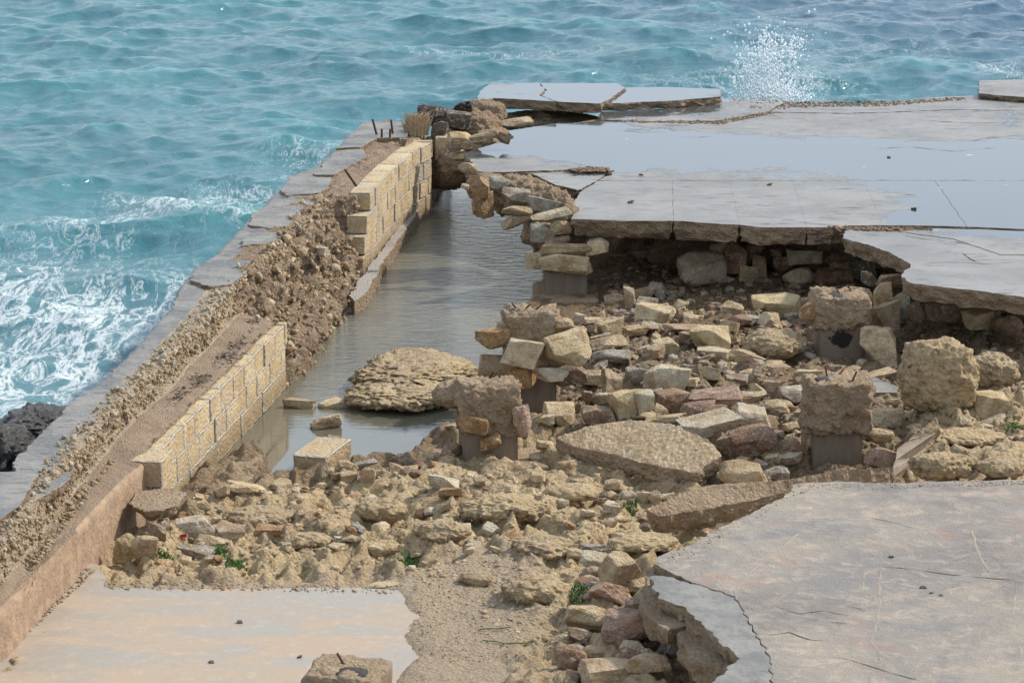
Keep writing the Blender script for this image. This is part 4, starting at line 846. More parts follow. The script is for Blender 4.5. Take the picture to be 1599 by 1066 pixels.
 ('E', 1035, 1010, 280, 130, 'c', 'tan', None, 'large tan stone at the bottom of the near rubble pile'),
 ('E', 1195, 975, 190, 95, 'c', 'tan', None, 'low tan stone in the middle of the near rubble pile'),
 ('E', 1440, 1010, 95, 110, 'b', 'cream', None, 'squared yellowish stone at the right of the near rubble pile'),
 ('E', 1340, 920, 190, 82, 'c', 'grey', None, 'grey slanting stone in the upper right of the near rubble pile'),
 ('E', 1120, 810, 260, 170, 'r', 'pink', None, 'large pink white boulder at the top of the near rubble pile'),
 ('E', 925, 780, 190, 150, 'r', 'tan', None, 'long tan boulder left of the large pink white one'),
 ('E', 905, 860, 130, 80, 'c', 'brown', None, 'dark brown stone below the long tan boulder'),
 ('E', 1350, 1045, 150, 70, 'c', 'brown', None, 'brown stone at the lower edge of the near rubble pile'),
 ('E', 1250, 890, 150, 80, 'c', 'pink', None, 'pinkish stone under the large pink white boulder'),
 ('E', 1040, 270, 72, 52, 'c', 'pale', None, 'small white pointed stone beyond the eroded ridge'),
 ('E', 700, 45, 80, 60, 'r', 'pale', None, 'pale stone to the right of the near pier footing'),
 ('F', 450, 360, 162, 112, 'c', 'pale', None, 'pale block with red specks at the front foot of the near block wall'),
 ('F', 535, 425, 172, 72, 'c', 'tan', None, 'tan stone leaning on the pale block with red specks'),
 ('F', 612, 376, 122, 66, 'f', 'pale', None, 'flat white stone right of the pale block with red specks'),
 ('F', 458, 470, 172, 62, 'f', 'grey', None, 'flat grey stone below the red scrap'),
 ('F', 675, 182, 172, 62, 'r', 'cream', None, 'long yellow stone at the right foot of the near block wall'),
 ('F', 630, 203, 102, 38, 'f', 'pink', None, 'thin pink stone below the long yellow stone by the near block wall'),
 ('F', 270, 378, 92, 80, 'c', 'brown', None, 'brown stone in the hole under the broken end of the near block wall'),
 ('F', 780, 370, 122, 52, 'c', 'orange', None, 'orange stone among the eroded rocks right of the near block wall'),
 ('F', 1300, 460, 142, 102, 'r', 'cream', None, 'round yellow boulder among the eroded rocks'),
 ('F', 1190, 368, 66, 46, 'r', 'grey', None, 'small grey pebble left of the round yellow boulder'),
 ('F', 1105, 413, 42, 24, 'b', 'pale', None, 'tiny pale brick shaped stone left of the small grey pebble'),
 ('F', 215, 450, 110, 130, 'r', 'cream', None, 'bulging yellow stone under the ledge, the right one of two'),
 ('F', 130, 455, 92, 150, 'r', 'cream', None, 'bulging yellow stone under the ledge, the left one of two'),
 ('F', 1300, 625, 142, 38, 'r', 'cream', None, 'half buried yellow stone at the back edge of the low slab'),
 ('F', 545, 282, 52, 32, 'r', 'grey', None, 'small grey stone between the wall foot and the flat white stone'),
 ('G', 225, 500, 150, 90, 'c', 'tan', None, 'tan rock rising from the pool against the near block wall'),
 ('G', 400, 505, 150, 80, 'c', 'cream', None, 'low yellow rock rising from the pool right of the wall'),
 ('G', 360, 605, 150, 100, 'r', 'tan', None, 'half sunken rock in the middle of the pool'),
 ('G', 408, 690, 82, 44, 'c', 'pink', None, 'small pink stone poking out of the pool beyond the fallen block'),
 ('G', 580, 870, 92, 92, 'c', 'tan', None, 'tan stone at the pool edge right of the fallen block'),
 ('G', 480, 880, 92, 60, 'b', 'tan', None, 'flat tan stone at the pool edge touching the fallen block'),
 ('G', 560, 815, 130, 48, 'r', 'grey', None, 'low grey stone awash at the pool edge'),
 ('G', 700, 800, 72, 42, 'r', 'brown', None, 'small brown stone at the right end of the pool edge'),
 ('G', 1390, 600, 92, 175, 'r', 'pink', DA-.05, 'rounded pink stone stuck to the right side of the near pier'),
 ('G', 1015, 622, 70, 36, 'c', 'tan', None, 'little tan stone at the left foot of the near pier'),
 # far corner
 ('K', 195, 280, 175, 120, 'c', 'black', YW2B+1.0, 'black weedy rock at the far end of the trench'),
 ('K', 345, 225, 90, 60, 'r', 'black', YW2B+1.2, 'small black rock between the weedy rock and the raised slab'),
 ('K', 325, 292, 125, 95, 'b', 'dark', YW2B+.9, 'dark squared block at the far end of the trench'),
 ('K', 225, 345, 100, 100, 'c', 'dark', YW2B+.6, 'dark stone below the black weedy rock'),
 ('K', 330, 385, 130, 80, 'c', 'tan', None, 'tan stone on the heap beyond the trench, left one'),
 ('K', 440, 378, 150, 60, 'f', 'tan', None, 'flat tan stone on the heap beyond the trench'),
 ('K', 300, 430, 90, 50, 'c', 'brown', None, 'brown stone low on the heap beyond the trench'),
 ('K', 560, 385, 60, 60, 'c', 'brown', None, 'brown stone under the left edge of the deck'),
 ('K', 620, 300, 170, 60, 'r', 'tan', None, 'light knobbly lump in front of the hollow under the raised slab'),
 ('K', 365, 425, 130, 60, 'c', 'tan', None, 'long tan stone at the foot of the heap beyond the trench'),
 ('K', 330, 480, 120, 60, 'c', 'tan', None, 'tan stone nearest the water on the heap beyond the trench'),
 # deck left flank
 ('K', 370, 545, 90, 70, 'r', 'tan', 27.9, 'tan lump under the left tip of the deck'),
 ('K', 353, 638, 38, 30, 'r', 'pale', 27.70, 'small white stone sticking out below the left tip of the deck'),
 ('K', 425, 640, 120, 120, 'c', 'orange', 28.0, 'orange brown mass under the left tip of the deck'),
 ('K', 455, 735, 110, 130, 'c', 'orange', 28.0, 'orange rock dipping into the trench under the deck tip'),
 ('K', 540, 620, 110, 70, 'r', 'grey', 27.70, 'grey stone under the deck tip, left of the plates'),
 ('K', 620, 690, 140, 100, 'c', 'grey', 27.60, 'grey angular stone under the small tongue of the deck'),
 ('K', 625, 762, 145, 56, 'c', 'cream', 27.00, 'long yellow stone end pointing at the trench'),
 ('K', 770, 735, 180, 80, 'c', 'grey', 27.10, 'grey plate above the long yellow stone end'),
 ('K', 800, 790, 200, 60, 'c', 'pale', 26.80, 'pale knobbly plate below the grey one'),
 ('K', 620, 820, 150, 70, 'c', 'tan', 27.00, 'tan stone below the long yellow stone end'),
 ('K', 760, 875, 140, 110, 'c', 'grey', 26.85, 'grey stone hanging above the canal pier'),
 ('K', 850, 845, 110, 80, 'c', 'tan', 26.80, 'tan stone tucked under the deck by the canal pier'),
]
# ledges carrying the flank stones
def boulder(name, label, px, py, w, h, D=None, depf=.8, lump=.16, fine=.05, mat='ground', sub=5, seed=0, flat=0., sink=.3, cat='boulder', zc=None, colr=None):
    base = hit(px, py+h/2) if D is None else at_y(px, py, D); s = scale_at(base); Wd, dep = w/s, w/s*depf; hz = max(h/s-dep*.2, .4*h/s)
    bm = bmesh.new(); bmesh.ops.create_icosphere(bm, subdivisions=sub, radius=.5); co = np.array([v.co for v in bm.verts]); n = co/np.linalg.norm(co, axis=1)[:, None]
    box = n/np.maximum(np.abs(n).max(1), 1e-6)[:, None]*.5; co = co*(1-flat)+box*flat*.92
    q = co*np.array([Wd, dep, hz])*2.2+seed*3.7
    d = lump*(fbm(q[:, 0], q[:, 1], q[:, 2], 3, .5)+.6*ridged(q[:, 0]*2, q[:, 1]*2, q[:, 2]*2, 3)-.3)+fine*(ridged(q[:, 0]*5, q[:, 1]*5, q[:, 2]*5, 4, .6)+fbm(q[:, 0]*9, q[:, 1]*9, q[:, 2]*9, 2)-.2)
    co = co+n*d[:, None]; co = (co-(co.max(0)+co.min(0))/2)/(co.max(0)-co.min(0))*np.array([Wd, dep, hz])
    for v, c in zip(bm.verts, co): v.co = c
    me = bpy.data.meshes.new(name); bm.to_mesh(me); bm.free()
    o = link(name, me, None, (M[mat],), True, label=label, cat=cat)
    o.location = (base[0], base[1]+dep*.4, base[2]+hz*(.5-sink*.3)) if D is None else tuple(base)
    if colr: o.color = (*COL[colr], 1)
    placed.append((o.location[0], o.location[1], Wd/2)); return o
boulder('boulder', 'knobbly weathered boulder sitting in the pool', *cp('G', 820, 350), 700/3.33, 370/3.33, D=at_z(*cp('G', 820, 350), .06)[1], depf=1.5, lump=.12, fine=.07, sub=6, seed=1)
boulder('boulder', 'low knobbly boulder at the front of the pool joined to the near pier', *cp('G', 760, 450), 640/3.33, 240/3.33, D=at_z(*cp('G', 760, 460), .03)[1], depf=.95, lump=.12, fine=.07, sub=6, seed=2)
boulder('boulder', 'reddish rock bridging the pool boulder and the near pier', *cp('G', 1040, 450), 260/3.33, 200/3.33, D=DA+.35, depf=1., lump=.12, fine=.06, sub=5, seed=3, mat='conc_head')
boulder('boulder', 'great brown boulder under the right part of the deck edge', *cp('B', 1060, 790), 420/3.23, 460/3.23, D=None, depf=.8, lump=.13, fine=.05, sub=6, seed=4, flat=.3)
boulder('boulder', 'pale hollowed boulder right behind the front slab', *cp('D', 1010, 600), 400/3.677, 230/3.677, None, .8, .15, .07, sub=6, seed=5, flat=.2)
boulder('boulder', 'long pale rock shelf behind the front slab at the right border', *cp('D', 1360, 610), 330/3.677, 170/3.677, None, .8, .13, .06, sub=6, seed=6)
boulder('boulder', 'pitted pale rock below the perched yellow block', *cp('D', 1180, 440), 420/3.677, 150/3.677, None, .9, .13, .06, sub=6, seed=7)
boulder('boulder', 'rough pale rock right of the great brown boulder', *cp('B', 1340, 780), 280/3.23, 240/3.23, None, .9, .14, .07, sub=6, seed=8)
boulder('boulder', 'weathered brown rock mound left of the stained pier', *cp('B', 240, 650), 330/3.23, 210/3.23, None, .9, .13, .05, sub=6, seed=9)
boulder('boulder', 'pitted ochre mound in front of the near pier', *cp('E', 540, 240), 420/2.913, 190/2.913, None, .8, .16, .09, sub=6, seed=10, sink=.9)
boulder('boulder', 'smooth brown hump left of the tilted slab', *cp('E', 850, 180), 260/2.913, 120/2.913, None, .8, .12, .05, sub=5, seed=11, sink=.9)
boulder('boulder', 'yellow honeycombed mound in the middle of the eroded rocks', *cp('E', 260, 350), 280/2.913, 170/2.913, None, .8, .2, .1, sub=6, seed=12, sink=.9)
boulder('boulder', 'fluted yellow rock left of the honeycombed mound', *cp('F', 1290, 250), 260/2.913, 150/2.913, None, .8, .2, .1, sub=6, seed=13, sink=.9)
boulder('boulder', 'broad pale yellow rock near the foot of the block wall', *cp('F', 740, 290), 330/2.913, 150/2.913, None, .8, .16, .08, sub=6, seed=14, sink=.9)
boulder('boulder', 'dark ridged rock in the centre of the eroded rocks', *cp('F', 960, 400), 230/2.913, 110/2.913, None, .8, .2, .1, sub=6, seed=15, sink=.9)
boulder('boulder', 'long pale eroded ridge left of the near rubble pile', *cp('E', 690, 600), 330/2.913, 200/2.913, None, 1., .14, .07, sub=6, seed=16, sink=1.2)
boulder('boulder', 'rounded pale ridge beyond the stack of three stones', *cp('E', 740, 420), 330/2.913, 170/2.913, None, 1., .14, .08, sub=6, seed=17, sink=1.1)
boulder('boulder', 'brown weathered rock just left of the front slab corner', *cp('E', 1180, 410), 330/2.913, 130/2.913, None, .8, .13, .07, sub=6, seed=18, sink=.9)
boulder('boulder', 'black seaweed covered rock on the sea side of the wall', 68, 672, 150, 120, D=at_z(70, 690, .1)[1]+.15, depf=1.7, lump=.2, fine=.09, mat='blackrock', sub=6, seed=19)
boulder('boulder', 'black wet rock at the left border beside the wall', 5, 700, 110, 110, D=at_z(10, 720, .1)[1], depf=1.3, lump=.2, fine=.09, mat='blackrock', sub=5, seed=20)
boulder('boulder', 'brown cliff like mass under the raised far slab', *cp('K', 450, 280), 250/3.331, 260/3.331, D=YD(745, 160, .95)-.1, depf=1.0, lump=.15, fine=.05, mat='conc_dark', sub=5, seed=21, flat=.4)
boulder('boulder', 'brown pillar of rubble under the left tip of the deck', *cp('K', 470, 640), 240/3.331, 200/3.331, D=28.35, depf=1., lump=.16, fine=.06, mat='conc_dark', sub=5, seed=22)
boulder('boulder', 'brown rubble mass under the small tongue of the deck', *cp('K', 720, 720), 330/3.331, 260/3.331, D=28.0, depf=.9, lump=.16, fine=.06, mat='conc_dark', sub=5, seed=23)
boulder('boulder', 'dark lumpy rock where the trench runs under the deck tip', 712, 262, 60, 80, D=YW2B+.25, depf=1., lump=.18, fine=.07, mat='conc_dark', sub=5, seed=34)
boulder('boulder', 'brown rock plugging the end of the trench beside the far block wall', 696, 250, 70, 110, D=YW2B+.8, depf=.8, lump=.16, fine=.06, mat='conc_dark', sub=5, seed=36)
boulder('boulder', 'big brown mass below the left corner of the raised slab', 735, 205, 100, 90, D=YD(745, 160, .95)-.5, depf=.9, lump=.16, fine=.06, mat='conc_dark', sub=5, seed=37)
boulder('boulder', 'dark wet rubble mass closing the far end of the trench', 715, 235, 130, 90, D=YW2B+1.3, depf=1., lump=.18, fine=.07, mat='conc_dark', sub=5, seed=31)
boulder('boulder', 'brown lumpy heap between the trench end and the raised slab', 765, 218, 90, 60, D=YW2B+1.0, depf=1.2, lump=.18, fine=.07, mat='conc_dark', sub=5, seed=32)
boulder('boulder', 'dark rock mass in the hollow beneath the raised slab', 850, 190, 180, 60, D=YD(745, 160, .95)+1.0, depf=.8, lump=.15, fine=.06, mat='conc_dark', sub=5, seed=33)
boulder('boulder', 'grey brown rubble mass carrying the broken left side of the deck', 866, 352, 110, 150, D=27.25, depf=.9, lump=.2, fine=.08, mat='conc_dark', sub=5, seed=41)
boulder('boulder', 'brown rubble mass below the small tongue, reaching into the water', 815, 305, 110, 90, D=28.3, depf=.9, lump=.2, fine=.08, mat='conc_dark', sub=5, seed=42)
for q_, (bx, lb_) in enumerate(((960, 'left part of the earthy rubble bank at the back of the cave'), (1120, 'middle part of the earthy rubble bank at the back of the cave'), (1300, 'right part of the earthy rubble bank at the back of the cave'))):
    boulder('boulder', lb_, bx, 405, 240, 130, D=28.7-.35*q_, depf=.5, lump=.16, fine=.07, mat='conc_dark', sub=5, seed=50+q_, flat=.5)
for h_ in HS:
    c, x, y, w_, hh, kd, cl, D, lb = h_; s = CROPS[c][2]; p = cp(c, x, y)
    put_stone(*p, w_/s, hh/s, kd, cl, D, lb)
# the fallen block in the pool, its two faces
b = bpy.data.objects.new('fallen_block', BP[5]); col.objects.link(b); p = at_z(*cp('G', 205, 895), .0); b.location = (p[0]+.18, p[1]+.28, .05); b.scale = (.27, .56, .26); b.rotation_euler = (0, 0, -.28)
tag(b, 'fallen squared limestone block with a crusted side lying in the pool shallows', 'stone block')

# ------------------------------------------------------------------ piers
def pier(label, px, py, wpx, colh, headh, D, head_w=1.15, ham=.085, stain=False, foot=None, yaw=0., seed=0, reb=3, black=False):
    base = at_z(px, py, 0.); s = scale_at(base); w_ = wpx/s; root = empty('pier', (base[0], base[1]+w_/2, 0), label=label, cat='pier'); root.rotation_euler = (0, 0, yaw)
    def rbox(name, sx_, sy_, z0, z1, am, mat, cuts, sd, rnd=0.):
        bm = bmesh.new(); bmesh.ops.create_cube(bm, size=1); bmesh.ops.subdivide_edges(bm, edges=bm.edges[:], cuts=cuts, use_grid_fill=True)
        co = np.array([v.co for v in bm.verts]); n = co/np.linalg.norm(co, axis=1)[:, None]; co = co*(1-rnd)+n*.56*rnd; co = co*np.array([sx_, sy_, z1-z0])+np.array([0, 0, (z0+z1)/2])
        q = co*5+sd*7.7; d = am*(fbm(q[:, 0], q[:, 1], q[:, 2], 4, .6)+.6*ridged(q[:, 0]*1.7, q[:, 1]*1.7, q[:, 2]*1.7, 3)-.25); co = co+n*d[:, None]
        for v, c in zip(bm.verts, co): v.co = c
        me = bpy.data.meshes.new(name); bm.to_mesh(me); bm.free(); return link(name, me, root, (M[mat],), True)
    c_ = rbox('column', w_, w_, -.15, colh, .006, 'column', 9, seed); c_.color = (1, 1, 1, 0. if stain else 1.)
    hd = rbox('broken_head', w_*head_w, w_*head_w, colh-.03, colh+headh, ham, 'conc_head', 26, seed+1, .2)
    if foot:
        rbox('footing', foot[0], foot[1], -.25, foot[2], .03, 'conc_head', 16, seed+2, .08)
    for i in range(reb):
        bm = bmesh.new(); a = random.uniform(-.35, .35)*w_; c2 = random.uniform(-.3, .3)*w_
        bmesh.ops.create_cone(bm, cap_ends=True, segments=6, radius1=.008, radius2=.007, depth=.12)
        me = bpy.data.meshes.new('rebar'); bm.to_mesh(me); bm.free(); r = link('rebar', me, root, (M['rust'],)); r.location = (a, c2, colh+headh+.02); r.rotation_euler = (random.uniform(-.7, .7), random.uniform(-.9, .9), 0)
    for i in range(3):
        bm = bmesh.new(); bmesh.ops.create_icosphere(bm, subdivisions=3, radius=.5); co = np.array([v.co for v in bm.verts]); q = co*4+i*9+seed
        co = co*(1+.35*fbm(q[:, 0], q[:, 1], q[:, 2], 3))[:, None]
        for v, c in zip(bm.verts, co): v.co = c
        me = bpy.data.meshes.new('crust'); bm.to_mesh(me); bm.free(); r = link('crust', me, root, (M['black' if i == 0 else 'conc'],), True); r.location = (random.uniform(-.3, .3)*w_, random.uniform(-.3, 0)*w_, colh+headh-.01); r.scale = (w_*random.uniform(.3, .55), w_*.4, .06)
    return root
pier('near pier beside the pool with an orange stone set in its face', 762, 728, 84, .26, .34, DA, 1.1, yaw=.12, seed=1, foot=(.85, .8, .012))
pier('stone clad pier standing at the edge of the trench with a broken concrete head', 828, 645, 78, .42, .38, DB, 1.1, yaw=.05, seed=2)
pier('canal pier in the trench mouth carrying a few loose yellow stones', 884, 466, 66, .26, .08, DC, .95, seed=3, foot=(.62, .9, .03))
pier('stained pier with a big black tar patch on its shaft', 1313, 568, 74, .33, .24, DD, 1.1, stain=True, seed=4, foot=(.8, .7, .015))
pier('front right pier with a smooth square shaft and crumbling head', 1307, 727, 77, .27, .36, DE, 1.3, seed=5)
# cut off pier at the bottom border
p = at_z(540, 1075, .2); fp = pier('sawn off pier with a charred top cut by the bottom border', 540, 1166, 118, .44, .02, 0, .98, .03, stain=True, seed=6, reb=1, yaw=-.2)
fp.location.z = -.07
# orange stone on the near pier's shaft
put_stone(*cp('G', 1215, 700), 115/3.33, 90/3.33, 'r', 'orange', DA-.03, 'orange stone set in the lower face of the near pier')
put_stone(*cp('G', 1140, 600), 165/3.33, 105/3.33, 'r', 'orange', DA-.03, 'yellow brown stone set in the upper face of the near pier')

# ------------------------------------------------------------------ smaller rubble that is still told apart
def region(name, z, pts): return [p[:2] for p in W(z, *pts)]
REG = [
 (region('m', .08, [(860, 560), (960, 470), (1150, 470), (1270, 520), (1400, 590), (1260, 600), (1250, 700), (1180, 760), (1110, 690), (900, 640)]), 150, 34, (.05, .13), 'rubble stone in the loose field between the piers', 'cbcf', ('cream', 'tan', 'tan', 'grey', 'pale', 'cream', 'brown')),
 (region('c', .03, [(960, 430), (1080, 400), (1250, 440), (1270, 520), (1100, 520), (930, 490)]), 130, 14, (.03, .08), 'rubble stone on the shaded floor before the cave', 'cff', ('brown', 'tan', 'dark', 'grey', 'tan')),
 (region('p', .3, [(900, 900), (1010, 880), (1130, 1000), (1120, 1066), (880, 1066)]), 60, 10, (.04, .12), 'rubble stone in the near pile below the front slab', 'crc', ('tan', 'pink', 'cream', 'rust', 'grey')),
 (region('s', .05, [(430, 760), (520, 752), (620, 735), (700, 690), (720, 720), (640, 760), (430, 780)]), 60, 8, (.03, .09), 'knobbly stone along the pool edge', 'rc', ('tan', 'cream', 'brown')),
 (region('w', .2, [(930, 740), (1010, 790), (1100, 830), (1020, 870), (940, 880), (900, 800)]), 40, 4, (.03, .08), 'stone beside the left point of the front slab', 'rc', ('tan', 'cream', 'brown')),
 (region('x', .1, [(1400, 560), (1600, 560), (1640, 740), (1420, 740)]), 60, 4, (.03, .09), 'stone among the pale rocks at the right border', 'rc', ('tan', 'cream', 'pale')),
 (region('e', .1, [(240, 800), (420, 770), (700, 760), (900, 740), (900, 880), (560, 900), (220, 900)]), 110, 12, (.03, .09), 'stone scattered over the eroded rocks', 'rcf', ('cream', 'tan', 'pale', 'orange', 'cream'))]
def inside(x, y, P): return float(poly_sd(np.array([x]), np.array([y]), P)[0]) < 0
SH = {'c': 'angular', 'b': 'squared', 'f': 'flat', 'r': 'rounded'}
joined = {}
LM = [(at_z(a, b, .05)[:2], n) for a, b, n in ((765, 700, 'the near pier'), (840, 640, 'the stone clad pier'), (885, 465, 'the canal pier'), (1312, 560, 'the stained pier'), (1307, 715, 'the front right pier'), (1000, 710, 'the tilted slab'), (1180, 690, 'the brick red stone'), (1095, 425, 'the round cave boulder'), (1215, 490, 'the large flat topped block'), (1025, 495, 'the lone squared block'), (985, 635, 'the twin cream stones'), (1110, 535, 'the tall sloping stone'), (1050, 600, 'the rusty topped stones'), (1470, 640, 'the great brown boulder'), (1545, 660, 'the perched yellow block'), (1180, 790, 'the long thin plate'), (485, 735, 'the fallen block'), (300, 850, 'the red scrap'), (865, 1035, 'the orange red boulder'), (930, 880, 'the stack of three stones'), (1020, 895, 'the front slab point'), (985, 985, 'the pink white boulder'), (600, 850, 'the round yellow boulder'), (700, 800, 'the honeycombed mound'), (960, 810, 'the egg like stones'), (740, 905, 'the lone apron stone'), (450, 780, 'the block wall foot'), (1080, 1030, 'the lowest edge lump'))]
used_lb = set()
def own_label(cn, sh, x, y):
    d = sorted((math.hypot(x-q[0], (y-q[1])*.6), q[0], q[1], n) for q, n in LM); c = []
    for _, qx, qy, n in d[:2]:
        w_ = ('right of' if x > qx else 'left of') if abs(x-qx) > abs(y-qy)*.5 else ('beyond' if y > qy else 'in front of'); c.append('small %s %s stone %s %s' % (cn, sh, w_, n))
    c.append('small %s %s stone between %s and %s' % (cn, sh, d[0][3], d[1][3])); c.append('small %s %s stone between %s and %s' % (cn, sh, d[0][3], d[2][3])); c.append('small %s %s stone, away from %s towards %s' % (cn, sh, d[1][3], d[2][3]))
    for l in c:
        if l not in used_lb: used_lb.add(l); return l
    return c[0]
for P, n, nind, (a, b_), nm, kinds, cols in REG:
    P_ = np.array(P); lo, hi = P_.min(0), P_.max(0); tries = 0; cand = []
    while len(cand) < n and tries < 6000:
        tries += 1; x, y = random.uniform(lo[0], hi[0]), random.uniform(lo[1], hi[1])
        if not inside(x, y, P): continue
        r = a*(b_/a)**(random.random()**1.4)*.75*(1 if len(cand) > nind else 1.25)
        if any((x-q[0])**2+(y-q[1])**2 < ((q[2]+r)*.60)**2 for q in placed): continue
        cand.append((r, x, y)); placed.append((x, y, r))
    cand.sort(reverse=True)
    for k, (r, x, y) in enumerate(cand):
        kd = random.choice(kinds); cl = random.choice(cols); hz = r*(.7 if kd == 'f' else 1.3); me = random.choice(SP[kd])
        lc = (x, y, gh(x, y)+hz*.3); sc = (2*r, 1.7*r, hz); ro = (random.uniform(-.35, .35), random.uniform(-.35, .35), random.uniform(0, 6.3))
        if k >= nind:
            joined.setdefault(cl, []).append((me, Matrix.LocRotScale(Vector(lc), Euler(ro), Vector(sc)))); continue
        o = bpy.data.objects.new('stone', me); col.objects.link(o); o.location = lc; o.scale = sc; o.rotation_euler = ro
        c = COL[cl]; f = random.uniform(.85, 1.12); o.color = (c[0]*f, c[1]*f, c[2]*f, 1)
        tag(o, own_label(CN[cl], SH[kd], x, y), 'stone', 'small '+nm.replace('stone', 'stones', 1))
for cl, L2 in joined.items():
    VV, FF, n0 = [], [], 0
    for me, mt in L2:
        c = np.zeros(len(me.vertices)*3); me.vertices.foreach_get('co', c); c = c.reshape(-1, 3); m3 = np.array(mt); VV.append(c@m3[:3, :3].T+m3[:3, 3])
        f = np.zeros(len(me.polygons)*3, np.int32); me.polygons.foreach_get('vertices', f); FF.append(f.reshape(-1, 3)+n0); n0 += len(c)
    me = mesh_np('rubble', np.concatenate(VV), np.concatenate(FF)); o = link('rubble', me, None, (M['stone'],), kind='stuff'); o.color = (*COL[cl], 1); tag(o, 'smallest %s rubble between the larger stones' % CN[cl], 'rubble')
# crushed gravel nobody could count
def gravel(name, P, n, a, b_, mat, dens=None, zoff=0., zf=None, cols=None):
    ico = bmesh.new(); bmesh.ops.create_icosphere(ico, subdivisions=1, radius=1); bv = np.array([v.co for v in ico.verts]); ico.verts.index_update(); bf = np.array([[v.index for v in f.verts] for f in ico.faces]); ico.free()
    # squarer shards
    bv = bv*(1+.0)
    P_ = np.array(P); lo, hi = P_.min(0), P_.max(0); x = RNG.uniform(lo[0], hi[0], n*4); y = RNG.uniform(lo[1], hi[1], n*4); m = poly_sd(x, y, P_) < 0; x, y = x[m][:n], y[m][:n]; n = len(x)
    r = a*(b_/a)**(RNG.random(n)**2.2); sc = np.stack([r*RNG.uniform(.7, 1.4, n), r*RNG.uniform(.7, 1.2, n), r*RNG.uniform(.4, .85, n)], 1)
    V_ = bv[None]*(1+.28*RNG.normal(size=(n, len(bv), 1)))*sc[:, None]; an = RNG.uniform(0, 6.28, n); ca, sa = np.cos(an)[:, None], np.sin(an)[:, None]
    X_, Y_ = V_[..., 0]*ca-V_[..., 1]*sa, V_[..., 0]*sa+V_[..., 1]*ca; z = np.array([zf(i, j) if zf else gh(i, j) for i, j in zip(x, y)])
    V_ = np.stack([X_+x[:, None], Y_+y[:, None], V_[..., 2]+(z+zoff)[:, None]], -1).reshape(-1, 3); F_ = (bf[None]+(np.arange(n)*len(bv))[:, None, None]).reshape(-1, 3)
    me = mesh_np(name, V_, F_); o = link(name, me, None, (M[mat],), kind='stuff'); return o
g = gravel('gravel', region('', .06, [(860, 650), (880, 560), (930, 440), (1080, 395), (1300, 430), (1599, 520), (1700, 720), (1250, 740), (1100, 700)]), 7500, .010, .038, 'stone'); g.color = (*COL['brown'], 1); tag(g, 'crushed brown gravel filling the rubble field', 'gravel')
g = gravel('gravel', region('', .1, [(180, 900), (250, 800), (420, 760), (720, 690), (1000, 720), (1060, 830), (1120, 1066), (860, 1066), (640, 925)]), 4200, .006, .026, 'stone'); g.color = (*COL['cream'], 1); tag(g, 'crumbled yellow grit over the eroded rocks', 'gravel')
g = gravel('gravel', region('', .1, [(640, 1066), (650, 930), (760, 890), (880, 960), (900, 1066)]), 2200, .003, .011, 'stone'); g.color = (*COL['tan'], 1); tag(g, 'fine grit on the silty apron', 'gravel')
dz = lambda x, y: .752
for pl, n, lb in (([(885, 266), (915, 261), (950, 262), (952, 268), (905, 269)], 420, 'strip of mossy crumbs along the crack at the deck tip'),
                  ([(938, 187), (1110, 190), (1200, 174), (1210, 177), (1130, 194), (1000, 192)], 800, 'brown crumbs along the crack before the raised slab'),
                  ([(1130, 155), (1230, 160), (1400, 158), (1500, 152), (1510, 156), (1380, 166), (1240, 168), (1180, 175)], 1300, 'dark crumbs along the far broken edge of the deck'),
                  ([(1290, 353), (1400, 356), (1460, 358), (1400, 361), (1310, 358)], 350, 'crumbs along the joint near the deck corner')):
    g = gravel('crumbs', region('', .75, pl), n, .006, .026, 'stone', zf=dz); g.color = (*COL['brown'], 1); tag(g, lb, 'crumbs')
for pl, n, lb in (([(1010, 885), (1090, 840), (1240, 757), (1300, 755), (1240, 775), (1160, 822), (1060, 880)], 500, 'crumbs along the back edge of the front slab'), ([(1240, 757), (1600, 750), (1640, 756), (1300, 766)], 350, 'crumbs along the straight back edge of the front slab')):
    g = gravel('crumbs', region('', .7, pl), n, .003, .010, 'stone', zf=lambda x, y: .702); g.color = (*COL['tan'], 1); tag(g, lb, 'crumbs')
for pl, n, lb in (([(0, 1006), (128, 884), (150, 890), (60, 975), (10, 1020), (-30, 1050)], 700, 'crumbs gathered at the foot of the orange step'), ([(160, 905), (640, 915), (610, 926), (400, 923), (165, 920)], 420, 'crumbs along the back edge of the low slab')):
    g = gravel('crumbs', region('', .21, pl), n, .003, .014, 'stone', zf=lambda x, y: .213); g.color = (*COL['tan'], 1); tag(g, lb, 'crumbs')
wz = lambda x, y: .555
Pl = [(float(g1(y))+.16, y) for y in np.arange(16.5, YW1B, .5)]+[(float(g3a(y))-.18, y) for y in np.arange(16.5, YW1B, .5)[::-1]]
g = gravel('gravel', Pl, 2600, .005, .022, 'stone', zf=wz); g.color = (*COL['tan'], 1); tag(g, 'loose earthy grit on the ledge behind the near block wall', 'gravel')

